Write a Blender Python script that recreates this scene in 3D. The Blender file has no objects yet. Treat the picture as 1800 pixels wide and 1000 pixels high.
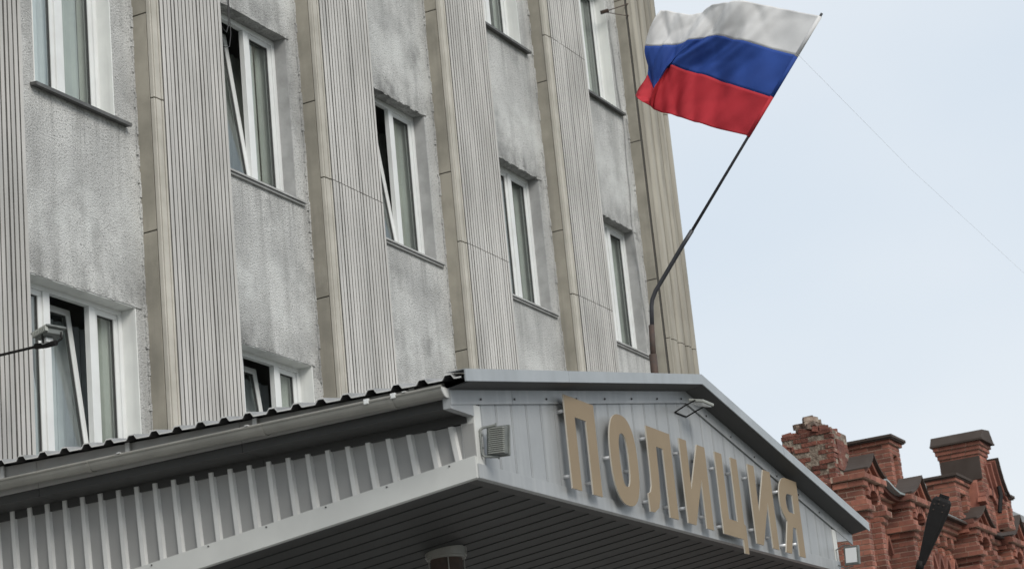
import bpy, bmesh, math, random
from mathutils import Vector, Matrix
random.seed(7)
R_ = math.radians
scene = bpy.context.scene
col = scene.collection

# ---------------------------------------------------------------- camera, world, sun, exposure
cam_d = bpy.data.cameras.new('camera'); cam = bpy.data.objects.new('camera', cam_d); col.objects.link(cam)
right = Vector((0.46233653, -0.88166727, -0.09438087)); down = Vector((0.20939709, 0.21199098, -0.95457461)); fwd = Vector((0.86162509, 0.42157163, 0.28262974))
up = -down; back = -fwd
cam.matrix_world = Matrix(((right.x, up.x, back.x, 0), (right.y, up.y, back.y, -11.849), (right.z, up.z, back.z, 1.6), (0, 0, 0, 1)))
cam_d.sensor_width = 36; cam_d.lens = 78.757; cam_d.clip_start = .1; cam_d.clip_end = 3000
cam_d.dof.use_dof = True; cam_d.dof.focus_distance = 22.0; cam_d.dof.aperture_fstop = 3.4
scene.camera = cam

SUN_DIR = Vector((-0.42, -0.70, 0.58)).normalized()
world = bpy.data.worlds.new('World'); scene.world = world; world.use_nodes = True
nt = world.node_tree; N = nt.nodes; L = nt.links
bg = N['Background']; bg.inputs['Strength'].default_value = 0.1
sky = N.new('ShaderNodeTexSky'); sky.sky_type = 'NISHITA'; sky.sun_disc = False
sky.sun_elevation = math.asin(SUN_DIR.z); sky.sun_rotation = math.atan2(SUN_DIR.x, SUN_DIR.y)
sky.air_density = 1.2; sky.dust_density = 2.5
tc = N.new('ShaderNodeTexCoord'); mp = N.new('ShaderNodeMapping'); mp.inputs['Scale'].default_value = (1, 1, 2.2)
nz = N.new('ShaderNodeTexNoise'); nz.inputs['Scale'].default_value = 2.4; nz.inputs['Detail'].default_value = 4; nz.inputs['Roughness'].default_value = .45
cr = N.new('ShaderNodeValToRGB')
cr.color_ramp.elements[0].position = .3; cr.color_ramp.elements[0].color = (4.5, 5.1, 5.75, 1)
cr.color_ramp.elements[1].position = .7; cr.color_ramp.elements[1].color = (5.55, 5.85, 6.15, 1)
mx = N.new('ShaderNodeMixRGB'); mx.inputs['Fac'].default_value = .93
L.new(tc.outputs['Generated'], mp.inputs['Vector']); L.new(mp.outputs['Vector'], nz.inputs['Vector'])
L.new(nz.outputs['Fac'], cr.inputs['Fac']); L.new(sky.outputs['Color'], mx.inputs['Color1']); L.new(cr.outputs['Color'], mx.inputs['Color2'])
L.new(mx.outputs['Color'], bg.inputs['Color'])
sl = bpy.data.lights.new('sun', 'SUN'); sun = bpy.data.objects.new('sun', sl); col.objects.link(sun)
sl.energy = 1.5; sl.angle = R_(28); sl.color = (1.0, .96, .9)
sun.rotation_euler = SUN_DIR.to_track_quat('Z', 'Y').to_euler()
vs = scene.view_settings; vs.view_transform = 'Standard'; vs.look = 'None'; vs.gamma = 1; vs.exposure = 0.6; vs.use_curve_mapping = False
scene.cycles.max_bounces = 8; scene.cycles.transparent_max_bounces = 12

# ---------------------------------------------------------------- materials
def mat(name, base, rough=.7, metal=0.0, var=None, vscale=3.0, vdetail=5, streak=None, bump=None, stain=None, tint=0.0, spec=.5, stretch=(1, 1, 1), speck=None):
    """procedural material; var = second colour mixed by noise; streak = (colour, amount) vertical run marks;
    bump = (scale, strength, distance); stain=(colour, scale, lo, hi)"""
    m = bpy.data.materials.new(name); m.use_nodes = True
    t = m.node_tree; n = t.nodes; l = t.links
    p = n['Principled BSDF']; p.inputs['Roughness'].default_value = rough; p.inputs['Metallic'].default_value = metal
    p.inputs['Specular IOR Level'].default_value = spec
    g = n.new('ShaderNodeNewGeometry'); pos = g.outputs['Position']
    def noise(scale, detail=4, st=(1, 1, 1), rgh=.55):
        mpn = n.new('ShaderNodeMapping'); mpn.inputs['Scale'].default_value = st
        l.new(pos, mpn.inputs['Vector'])
        q = n.new('ShaderNodeTexNoise'); q.inputs['Scale'].default_value = scale; q.inputs['Detail'].default_value = detail; q.inputs['Roughness'].default_value = rgh
        l.new(mpn.outputs['Vector'], q.inputs['Vector']); return q.outputs['Fac']
    def ramp(sock, lo, hi):
        r = n.new('ShaderNodeMapRange'); r.inputs['From Min'].default_value = lo; r.inputs['From Max'].default_value = hi
        l.new(sock, r.inputs['Value']); return r.outputs['Result']
    def mix(fac, a, b, mode='MIX'):
        q = n.new('ShaderNodeMixRGB'); q.blend_type = mode
        if isinstance(fac, (int, float)): q.inputs['Fac'].default_value = fac
        else: l.new(fac, q.inputs['Fac'])
        for s, v in ((q.inputs['Color1'], a), (q.inputs['Color2'], b)):
            if isinstance(v, tuple): s.default_value = (*v, 1)
            else: l.new(v, s)
        return q.outputs['Color']
    def scaled(sock, k):
        q = n.new('ShaderNodeMath'); q.operation = 'MULTIPLY'; q.inputs[1].default_value = k; l.new(sock, q.inputs[0]); return q.outputs[0]
    c = base
    if var: c = mix(ramp(noise(vscale, vdetail, stretch), .35, .65), c, var)
    if stain: c = mix(ramp(noise(stain[1], 6, (1, 1, 1), .65), stain[2], stain[3]), c, stain[0])
    if speck: c = mix(ramp(noise(speck[1], 2, (1, 1, 1), .6), speck[2], speck[3]), c, speck[0])
    if streak: c = mix(scaled(ramp(noise(streak[2] if len(streak) > 2 else 7, 4, (1, 1, .07)), .48, .72), streak[1]), c, streak[0])
    if tint:
        oi = n.new('ShaderNodeObjectInfo'); at = n.new('ShaderNodeAttribute'); at.attribute_name = 'tint'
        ad = n.new('ShaderNodeMath'); ad.operation = 'ADD'; l.new(oi.outputs['Random'], ad.inputs[0]); l.new(at.outputs['Fac'], ad.inputs[1])
        fr = n.new('ShaderNodeMath'); fr.operation = 'FRACT'; l.new(ad.outputs[0], fr.inputs[0])
        mr = n.new('ShaderNodeMapRange'); mr.inputs['To Min'].default_value = 1 - tint; mr.inputs['To Max'].default_value = 1 + tint; l.new(fr.outputs[0], mr.inputs['Value'])
        vm = n.new('ShaderNodeVectorMath'); vm.operation = 'SCALE'
        if isinstance(c, tuple):
            c = mix(0.0, c, c)
        l.new(c, vm.inputs[0]); l.new(mr.outputs['Result'], vm.inputs['Scale']); c = vm.outputs['Vector']
    if isinstance(c, tuple): p.inputs['Base Color'].default_value = (*c, 1)
    else: l.new(c, p.inputs['Base Color'])
    if bump:
        b = n.new('ShaderNodeBump'); b.inputs['Strength'].default_value = bump[1]; b.inputs['Distance'].default_value = bump[2]
        l.new(noise(bump[0], 3, (1, 1, 1), .6), b.inputs['Height']); l.new(b.outputs['Normal'], p.inputs['Normal'])
    return m

M = {}
M['plaster'] = mat('rough_plaster', (.64, .64, .62), .95, var=(.42, .42, .41), vscale=1.25, vdetail=10, bump=(58, 1.0, .024), stain=((.22, .22, .215), .85, .55, .72), streak=((.27, .27, .26), .6, 5), speck=((.22, .22, .215), 50, .55, .68))
M['reveal'] = mat('smooth_plaster', (.40, .40, .395), .9, var=(.31, .31, .305), vscale=5, bump=(30, .25, .01))
M['groove'] = mat('grimy_shaded_groove', (.20, .195, .185), .95, var=(.11, .108, .10), vscale=5)  # grime plus the shade inside the grooves, both put into the colour
M['ribbed'] = mat('ribbed_concrete', (.58, .565, .54), .85, var=(.40, .39, .37), vscale=1.6, stretch=(1, 1, .35), bump=(60, .2, .006), streak=((.30, .30, .29), .5, 9))
M['tan'] = mat('tan_concrete', (.36, .335, .28), .85, var=(.25, .235, .195), vscale=2.2, bump=(40, .2, .006), streak=((.17, .16, .14), .55, 6), stain=((.38, .36, .31), 1.7, .6, .8))
M['edge'] = mat('edge_concrete', (.50, .475, .42), .85, var=(.40, .38, .33), vscale=3, bump=(40, .2, .006), streak=((.25, .24, .21), .5, 12))
M['flute'] = mat('fluted_concrete', (.38, .355, .30), .85, var=(.27, .25, .21), vscale=2.0, stretch=(1, 1, .3), bump=(40, .2, .006), streak=((.15, .14, .115), .7, 9))
M['joint'] = mat('dark_joint', (.09, .085, .075), .95)
M['pvc'] = mat('white_pvc', (.72, .735, .725), .35, var=(.66, .67, .66), vscale=4)
M['lining'] = mat('white_lining', (.78, .79, .76), .5, var=(.70, .71, .69), vscale=3, streak=((.4, .4, .39), .3, 9))
M['seal'] = mat('rubber_seal', (.05, .05, .05), .7)
M['sill_dark'] = mat('dark_metal_sill', (.07, .07, .068), .5, var=(.11, .11, .105), vscale=8)
M['sill'] = mat('grey_sill', (.42, .42, .41), .6, var=(.30, .30, .29), vscale=6)
M['curtain'] = mat('curtain_cloth', (.42, .445, .41), .95, var=(.33, .35, .325), vscale=2)
M['curtain_white'] = mat('tulle_cloth', (.62, .66, .68), .95, var=(.52, .56, .59), vscale=3)
M['room'] = mat('room_plaster', (.5, .5, .48), .9)
M['siding'] = mat('grey_metal_siding', (.335, .345, .35), .42, .15, var=(.285, .295, .30), vscale=1.4, stain=((.35, .36, .365), 2.0, .55, .8), streak=((.42, .425, .42), .6, 12), bump=(2.5, .25, .03))
M['siding_side'] = mat('grey_metal_side_siding', (.33, .328, .318), .5, .05, var=(.29, .288, .28), vscale=2.0, stain=((.31, .31, .305), 2.5, .6, .8))
M['rib_light'] = mat('light_grey_rib', (.68, .68, .66), .5, 0, var=(.58, .58, .565), vscale=3)
M['trim'] = mat('light_grey_trim', (.62, .625, .60), .5, .05, var=(.55, .555, .535), vscale=2)
M['roof'] = mat('corrugated_roof_steel', (.32, .32, .315), .5, .3, var=(.22, .22, .215), vscale=4)
M['roof_in'] = mat('dark_roof_underside', (.05, .05, .05), .8)  # dark tone carries the shade under the sheet crests
M['fascia'] = mat('grey_fascia_steel', (.37, .39, .40), .4, .25, var=(.32, .34, .35), vscale=2.5, streak=((.25, .26, .26), .3, 8))
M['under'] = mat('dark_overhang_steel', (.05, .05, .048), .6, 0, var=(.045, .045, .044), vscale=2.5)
M['eave'] = mat('eave_steel', (.44, .435, .42), .5, .1, var=(.37, .365, .355), vscale=2.5)
M['gutter'] = mat('beige_grey_gutter', (.34, .33, .30), .38, .2, var=(.27, .265, .24), vscale=3, stain=((.22, .21, .19), 4, .6, .8))
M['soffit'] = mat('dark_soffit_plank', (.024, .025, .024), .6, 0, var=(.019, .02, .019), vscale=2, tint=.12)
M['gold'] = mat('gold_tan_letter', (.245, .182, .108), .6, 0, var=(.228, .168, .10), vscale=3)
M['letter_edge'] = mat('pale_letter_edge', (.52, .48, .41), .5)
M['steel'] = mat('pale_steel', (.72, .73, .74), .35, .2)
M['lampgrey'] = mat('floodlight_paint', (.20, .21, .195), .5, .3, var=(.14, .15, .145), vscale=20)
M['lampfin'] = mat('floodlight_fin', (.36, .37, .34), .5, .1)
M['black'] = mat('black_paint', (.012, .011, .011), .7, spec=.25)
M['glassw'] = mat('frosted_lamp_glass', (.8, .81, .81), .25)
M['rust'] = mat('rusty_brown_pipe', (.055, .042, .036), .75, .1, var=(.08, .05, .038), vscale=20)
M['pole'] = mat('dark_pole_paint', (.035, .037, .042), .5, .2, var=(.05, .05, .055), vscale=12)
M['white_cloth'] = mat('white_cloth', (.70, .695, .69), .85, var=(.62, .615, .61), vscale=3)
M['blue_cloth'] = mat('blue_cloth', (.016, .062, .29), .8, var=(.013, .05, .24), vscale=3)
M['red_cloth'] = mat('red_cloth', (.46, .02, .032), .8, var=(.38, .015, .025), vscale=3)
M['brick'] = mat('red_brick', (.29, .115, .078), .9, var=(.19, .074, .054), vscale=4, bump=(40, .5, .01), stain=((.15, .06, .045), 1.3, .55, .75), tint=.45)
M['oldbrick'] = mat('weathered_brick', (.20, .075, .052), .95, var=(.14, .055, .042), vscale=6, bump=(22, .9, .03), stain=((.36, .30, .24), 5, .58, .66), tint=.35)
M['mortar'] = mat('pale_mortar', (.50, .36, .28), .95, var=(.36, .25, .19), vscale=5, bump=(40, .4, .01))
M['oldmortar'] = mat('crumbling_mortar', (.36, .31, .25), .95, var=(.15, .11, .085), vscale=7, bump=(20, 1, .04))
M['brownmetal'] = mat('brown_roof_metal', (.062, .048, .041), .8, 0, var=(.075, .06, .052), vscale=3, spec=.2)
M['palemetal'] = mat('pale_roof_metal', (.33, .37, .37), .45, .2, var=(.26, .30, .30), vscale=4)
M['olive'] = mat('olive_tile', (.13, .10, .06), .6)
M['asphalt'] = mat('asphalt', (.055, .055, .056), .9, var=(.045, .045, .046), vscale=3, bump=(50, .4, .01))
M['paving'] = mat('paving_slab', (.30, .295, .285), .9, var=(.24, .235, .23), vscale=2)
M['ground'] = mat('grassy_ground', (.10, .11, .07), .95, var=(.07, .085, .045), vscale=.6)
M['wire'] = mat('pale_wire', (.82, .85, .88), .6)
M['cable'] = mat('black_cable', (.03, .03, .03), .6)
M['stone'] = mat('rubble_stone', (.30, .25, .20), .95, var=(.15, .09, .07), vscale=9, bump=(14, 1, .04), tint=.4)

def weathered_plaster(m):
    # soot gathering in a band over each row of lintels, lime bloom above it, drip marks below each row of sills
    t = m.node_tree; n = t.nodes; l = t.links; p = n['Principled BSDF']; src = p.inputs['Base Color'].links[0].from_socket
    g = n.new('ShaderNodeNewGeometry'); sp = n.new('ShaderNodeSeparateXYZ'); l.new(g.outputs['Position'], sp.inputs[0])
    def math_(op, a, b=None):
        q = n.new('ShaderNodeMath'); q.operation = op
        for i_, v in enumerate((a, b)):
            if v is None: continue
            if isinstance(v, (int, float)): q.inputs[i_].default_value = v
            else: l.new(v, q.inputs[i_])
        return q.outputs[0]
    def noise(scale, st, det=6):
        mp_ = n.new('ShaderNodeMapping'); mp_.inputs['Scale'].default_value = st; l.new(g.outputs['Position'], mp_.inputs['Vector'])
        q = n.new('ShaderNodeTexNoise'); q.inputs['Scale'].default_value = scale; q.inputs['Detail'].default_value = det; q.inputs['Roughness'].default_value = .7; l.new(mp_.outputs['Vector'], q.inputs['Vector']); return q.outputs['Fac']
    def rng(v, a, b, c, d):
        q = n.new('ShaderNodeMapRange'); q.inputs['From Min'].default_value = a; q.inputs['From Max'].default_value = b; q.inputs['To Min'].default_value = c; q.inputs['To Max'].default_value = d; l.new(v, q.inputs['Value']); return q.outputs['Result']
    wob = math_('ADD', sp.outputs['Z'], rng(noise(1.1, (1, 1, 1), 3), 0, 1, -.5, .5))
    zm = math_('FRACT', math_('DIVIDE', math_('SUBTRACT', wob, 7.50), 3.65))
    soot = math_('MULTIPLY', rng(zm, .02, .15, 1, 0), rng(noise(5, (1, 1, .6)), .42, .62, 0, .6))
    lime = math_('MULTIPLY', math_('MULTIPLY', rng(zm, .10, .18, 0, 1), rng(zm, .22, .36, 1, 0)), rng(noise(2.6, (1, 1, 1)), .42, .62, 0, .7))
    zs = math_('FRACT', math_('DIVIDE', math_('SUBTRACT', sp.outputs['Z'], 9.38), 3.65))
    drip = math_('MULTIPLY', rng(zs, .78, .99, 0, 1), rng(noise(9, (1, 1, .05), 3), .50, .64, 0, .45))
    c = src
    for fac, colr in ((lime, (.66, .67, .65, 1)), (soot, (.13, .13, .125, 1)), (drip, (.19, .19, .185, 1))):
        q = n.new('ShaderNodeMixRGB'); l.new(fac, q.inputs['Fac']); l.new(c, q.inputs['Color1']); q.inputs['Color2'].default_value = colr; c = q.outputs['Color']
    l.new(c, p.inputs['Base Color'])
weathered_plaster(M['plaster'])
def brick_far():
    m = mat('distant_red_brick', (.3, .12, .08), .9, bump=(40, .4, .01)); t = m.node_tree; n = t.nodes; l = t.links; p = n['Principled BSDF']
    g = n.new('ShaderNodeNewGeometry'); sp = n.new('ShaderNodeSeparateXYZ'); l.new(g.outputs['Position'], sp.inputs[0])
    ad = n.new('ShaderNodeMath'); l.new(sp.outputs['X'], ad.inputs[0]); l.new(sp.outputs['Y'], ad.inputs[1])
    cb = n.new('ShaderNodeCombineXYZ'); l.new(ad.outputs[0], cb.inputs['X']); l.new(sp.outputs['Z'], cb.inputs['Y'])
    bt = n.new('ShaderNodeTexBrick'); l.new(cb.outputs[0], bt.inputs['Vector']); bt.inputs['Scale'].default_value = 1
    bt.inputs['Brick Width'].default_value = .25; bt.inputs['Row Height'].default_value = .079; bt.inputs['Mortar Size'].default_value = .008
    bt.inputs['Color1'].default_value = (.33, .13, .082, 1); bt.inputs['Color2'].default_value = (.22, .08, .055, 1); bt.inputs['Mortar'].default_value = (.45, .32, .25, 1)
    l.new(bt.outputs['Color'], p.inputs['Base Color']); return m
M['brickfar'] = brick_far()
def glass_mat(name, tintc, refl):
    m = bpy.data.materials.new(name); m.use_nodes = True; t = m.node_tree; n = t.nodes; l = t.links
    n.remove(n['Principled BSDF']); out = n['Material Output']
    tr = n.new('ShaderNodeBsdfTransparent'); tr.inputs['Color'].default_value = (*tintc, 1)
    gl = n.new('ShaderNodeBsdfGlossy'); gl.inputs['Roughness'].default_value = .02; gl.inputs['Color'].default_value = (.92, .96, .95, 1)
    g = n.new('ShaderNodeNewGeometry'); nn = n.new('ShaderNodeTexNoise'); nn.inputs['Scale'].default_value = 1.6; l.new(g.outputs['Position'], nn.inputs['Vector'])
    b = n.new('ShaderNodeBump'); b.inputs['Strength'].default_value = .12; b.inputs['Distance'].default_value = .03; l.new(nn.outputs['Fac'], b.inputs['Height']); l.new(b.outputs['Normal'], gl.inputs['Normal'])
    fr = n.new('ShaderNodeFresnel'); mr = n.new('ShaderNodeMapRange'); mr.inputs['To Min'].default_value = refl; mr.inputs['To Max'].default_value = 1 / refl; l.new(g.outputs['Backfacing'], mr.inputs['Value']); l.new(mr.outputs['Result'], fr.inputs['IOR'])
    mxs = n.new('ShaderNodeMixShader'); l.new(fr.outputs['Fac'], mxs.inputs['Fac']); l.new(tr.outputs[0], mxs.inputs[1]); l.new(gl.outputs[0], mxs.inputs[2]); l.new(mxs.outputs[0], out.inputs['Surface'])
    return m
M['glass'] = glass_mat('window_glass', (.93, .945, .935), 1.68)

# ---------------------------------------------------------------- mesh helpers
class MB:
    def __init__(s): s.v = []; s.f = []; s.mi = []; s.t = []
    def add(s, vs, fs, mi=0, tint=None):
        b = len(s.v); s.v += [tuple(q) for q in vs]; s.f += [tuple(i + b for i in f) for f in fs]; s.mi += [mi] * len(fs)
        s.t += [tint if tint is not None else 0.0] * len(fs)
    def box(s, x0, x1, y0, y1, z0, z1, mi=0, tint=None):
        s.add([(x0, y0, z0), (x1, y0, z0), (x1, y1, z0), (x0, y1, z0), (x0, y0, z1), (x1, y0, z1), (x1, y1, z1), (x0, y1, z1)],
              [(0, 3, 2, 1), (4, 5, 6, 7), (0, 1, 5, 4), (1, 2, 6, 5), (2, 3, 7, 6), (3, 0, 4, 7)], mi, tint)
    def hexa(s, p, mi=0, tint=None):   # 8 points, bottom ring then top ring
        s.add(p, [(0, 3, 2, 1), (4, 5, 6, 7), (0, 1, 5, 4), (1, 2, 6, 5), (2, 3, 7, 6), (3, 0, 4, 7)], mi, tint)
    def obox(s, mtx, sx, sy, sz, mi=0, tint=None):
        s.hexa([mtx @ Vector((a * sx / 2, b * sy / 2, c * sz / 2)) for c in (-1, 1) for a, b in ((-1, -1), (1, -1), (1, 1), (-1, 1))], mi, tint)
    def prism(s, poly, axis, a0, a1, mi=0, tint=None):   # polygon in the two other axes, swept along axis
        def P(u, v, a): return {'x': (a, u, v), 'y': (u, a, v), 'z': (u, v, a)}[axis]
        n = len(poly)
        s.add([P(u, v, a0) for u, v in poly] + [P(u, v, a1) for u, v in poly],
              [tuple(range(n)), tuple(range(2 * n - 1, n - 1, -1))] + [(i, (i + n), (i + 1) % n + n, (i + 1) % n) for i in range(n)], mi, tint)
    def tube(s, pts, r, seg=10, mi=0, caps=True):
        pts = [Vector(p) for p in pts]; rs = r if isinstance(r, (list, tuple)) else [r] * len(pts)
        rings = []; prev = None
        for i, p in enumerate(pts):
            d = (pts[min(i + 1, len(pts) - 1)] - pts[max(i - 1, 0)]).normalized()
            a = prev if prev is not None else (Vector((0, 0, 1)) if abs(d.z) < .9 else Vector((1, 0, 0)))
            a = (a - d * a.dot(d)).normalized(); prev = a; b = d.cross(a)
            rings.append([p + (a * math.cos(2 * math.pi * k / seg) + b * math.sin(2 * math.pi * k / seg)) * rs[i] for k in range(seg)])
        vs = [q for r_ in rings for q in r_]; fs = []
        for i in range(len(pts) - 1):
            for k in range(seg):
                fs.append((i * seg + k, i * seg + (k + 1) % seg, (i + 1) * seg + (k + 1) % seg, (i + 1) * seg + k))
        if caps: fs += [tuple(range(seg - 1, -1, -1)), tuple((len(pts) - 1) * seg + k for k in range(seg))]
        s.add(vs, fs, mi)
    def ribbon(s, prof, y0, y1, th, mi=0):    # XZ profile with thickness th (downwards normal) swept in Y
        P = [Vector((p[0], p[1])) for p in prof]; lo = []
        for i, p in enumerate(P):
            d = (P[min(i + 1, len(P) - 1)] - P[max(i - 1, 0)]).normalized(); nrm = Vector((d.y, -d.x)); lo.append(p + nrm * th)
        for i in range(len(P) - 1):
            a, b, c, d = P[i], P[i + 1], lo[i + 1], lo[i]
            s.hexa([(d.x, y0, d.y), (c.x, y0, c.y), (c.x, y1, c.y), (d.x, y1, d.y), (a.x, y0, a.y), (b.x, y0, b.y), (b.x, y1, b.y), (a.x, y1, a.y)], mi)
    def build(s, name, mats, parent=None, smooth=False, bevel=0, tints=False):
        me = bpy.data.meshes.new(name); me.from_pydata(s.v, [], s.f); me.update()
        if not isinstance(mats, (list, tuple)): mats = [mats]
        for m in mats: me.materials.append(m)
        for i, p in enumerate(me.polygons): p.material_index = s.mi[i]; p.use_smooth = smooth
        if tints:
            at = me.attributes.new('tint', 'FLOAT', 'FACE')
            for i, v in enumerate(s.t): at.data[i].value = v
        bm = bmesh.new(); bm.from_mesh(me); bmesh.ops.recalc_face_normals(bm, faces=bm.faces); bm.to_mesh(me); bm.free()
        o = bpy.data.objects.new(name, me); col.objects.link(o)
        if parent is not None: o.parent = parent; o.matrix_parent_inverse = parent_inv(parent)
        if bevel:
            b = o.modifiers.new('bevel', 'BEVEL'); b.width = bevel; b.segments = 2; b.limit_method = 'ANGLE'
        return o
def world_loc(o):
    v = Vector(o.location)
    while o.parent: o = o.parent; 
    return v
def parent_inv(p):
    # geometry is written in world coordinates: cancel the parents' translations
    t = Vector((0, 0, 0)); q = p
    if q.type == 'EMPTY': t = Vector(q.location)
    return Matrix.Translation(-t)
def tag(o, label, cat, group=None):
    o['label'] = label; o['category'] = cat
    if group: o['group'] = group
    return o
def thing(name, label, cat, loc=(0, 0, 0), group=None):
    o = bpy.data.objects.new(name, None); col.objects.link(o); o.location = loc; o.empty_display_size = .2
    return tag(o, label, cat, group)
def struct(o): o['kind'] = 'structure'; return o
def stuff(o): o['kind'] = 'stuff'; return o
def boxo(name, m, parent, *a, bevel=0):
    b = MB(); b.box(*a); return b.build(name, m, parent, bevel=bevel)
def place(mesh_obj_data, name, parent, mtx):
    o = bpy.data.objects.new(name, mesh_obj_data); col.objects.link(o); o.parent = parent
    o.matrix_parent_inverse = parent_inv(parent); o.matrix_local = mtx; return o

# ---------------------------------------------------------------- ground
g = MB(); g.box(-900, 1200, -900, 900, -.4, 0); struct(g.build('ground', M['ground']))
g = MB(); g.box(-80, 140, -24, -8.5, .004, .008); struct(g.build('road', M['asphalt']))
g = MB(); g.box(-80, 140, -8.5, -.4, .004, .13); struct(g.build('pavement', M['paving']))
g = MB(); g.box(-80, 140, -8.65, -8.5, .008, .15); struct(g.build('kerb', M['trim']))

# ================================================================ OFFICE BUILDING
B = thing('office_building', 'grey plastered office building with ribbed concrete pilasters and white windows', 'building', (14, 0, 0))
PITCH = 3.03; X0 = 16.45; PD = .22; TOP = 18.4; XEND = 29.62
K = range(-3, 5)
WALL_T = .212
def win_list(k):
    d = PITCH * k
    W = []
    # lowest visible storey: white lined, three lights
    W.append(dict(x0=14.55 + d, x1=16.28 + d, z0=5.72, z1=7.585, posts=[15.18 + d, 15.83 + d], open=1 if k in (0, 1) else None, lined=True, sill='dark'))
    if k == 0: W.append(dict(x0=14.93, x1=16.10, z0=9.39, z1=11.25, posts=[15.50], open=None, lined=True, sill='dark', tulle=0))
    else: W.append(dict(x0=14.90 + d, x1=16.22 + d, z0=9.40, z1=11.25, posts=[15.66 + d], open=0 if k in (1, 2) else None, lined=False, sill='grey'))
    W.append(dict(x0=14.93 + d, x1=16.10 + d, z0=13.06, z1=14.92, posts=[15.53 + d], open=None, lined=True, sill='dark'))
    W.append(dict(x0=14.55 + d, x1=16.28 + d, z0=1.9, z1=3.9, posts=[15.2 + d, 15.8 + d], open=None, lined=True, sill='dark'))
    return W
# walls, one piece per bay
for k in K:
    xa = X0 + PITCH * (k - 1) + (0 if k > K[0] else -.3); xb = X0 + PITCH * k
    if k == K[0]: xa = X0 + PITCH * (k - 1)
    ws = sorted(win_list(k), key=lambda w: w['z0'])
    b = MB(); z = 0
    for w in ws:
        b.box(xa, xb, 0, WALL_T, z, w['z0'])
        b.box(xa, w['x0'], 0, WALL_T, w['z0'], w['z1']); b.box(w['x1'], xb, 0, WALL_T, w['z0'], w['z1'])
        z = w['z1']
    b.box(xa, xb, 0, WALL_T, z, TOP)
    b.build('wall', M['plaster'], B)
    # ragged plaster lips over the lintels and along the joint with the pilaster
    e = MB()
    for w in ws:
        if w['z0'] < 5: continue
        x = w['x0']
        while x < w['x1'] + .04:
            dx = random.uniform(.03, .09); h = random.uniform(.004, .03) * (1 if k > 1 and not w['lined'] else .4)
            e.hexa([(x, -.012, w['z1'] - h), (x + dx, -.012, w['z1'] - h * random.uniform(.6, 1.2)), (x + dx, .03, w['z1'] - h * .6), (x, .03, w['z1'] - h * .6),
                    (x, -.012, w['z1'] + .03), (x + dx, -.012, w['z1'] + .03), (x + dx, .03, w['z1'] + .03), (x, .03, w['z1'] + .03)])
            x += dx
    z = 4.5
    while z < TOP - .2:
        dz = random.uniform(.05, .16); a = random.uniform(.012, .045); a2 = random.uniform(.012, .04); t = random.uniform(.006, .02)
        e.hexa([(xb - a, -t, z), (xb - .001, -t, z), (xb - .001, .01, z), (xb - a, .01, z), (xb - a2, -t, z + dz), (xb - .001, -t, z + dz), (xb - .001, .01, z + dz), (xb - a2, .01, z + dz)])
        z += dz
    stuff(e.build('plaster_lip', M['plaster'], B))
# interior floors, back wall, roof, end walls
b = MB()
XL = X0 + PITCH * (K[0] - 1)
for z in (4.6, 8.35, 12.0, 15.7): b.box(XL, XEND - .3, WALL_T, 6, z, z + .3)
b.box(XL, XEND - .3, 3.2, 3.3, 0, TOP - .4)
for k in K: b.box(X0 + PITCH * k + .2, X0 + PITCH * k + .3, WALL_T + .01, 3.19, 0.01, TOP - .45)
b.build('interior', M['room'], B)
b = MB(); b.box(XEND - .3, XEND - .005, WALL_T + .003, 12, 0, TOP); b.box(XL - .3, XL - .003, 0, 12, 0, TOP); b.box(XL - .3, XEND - .3, 11.8, 12, 0, TOP); b.build('side_wall', M['plaster'], B)
b = MB(); b.box(XL - .5, XEND + .25, -.55, 12.2, TOP + .002, TOP + .28); b.build('roof', M['eave'], B)

# pilasters
def ribs(mb, x0, x1, y, z0, z1, pitch, groove, depth, taper=.3):
    n = max(1, round((x1 - x0) / pitch)); p = (x1 - x0) / n; pr = []
    for i in range(n):
        a = x0 + i * p; g_ = groove * p; w = p - g_
        pr += [(a + g_ / 2, y - depth * .55), (a + g_ / 2 + w * taper * .5, y - depth), (a + g_ / 2 + w * (1 - taper * .5), y - depth), (a + p - g_ / 2, y - depth * .55), (a + p - g_ / 2 + .0005, y), (a + p + g_ / 2 - .0005, y)]
    pr = [(x0, y)] + [(x0 + groove * p / 2 - .0003, y)] + pr
    poly = pr + [(x1, y + .02), (x0, y + .02)]
    mb.prism([(min(max(u, x0), x1), v) for u, v in poly], 'z', z0, z1)
SE = [-.2, 2.36, 6.01, 9.66, 13.31, 16.96, TOP]           # joints of the ribbed sheets
ST = [-.2, 1.04, 3.27, 4.69, 8.34, 10.55, 12.66, 14.9, TOP]
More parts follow.
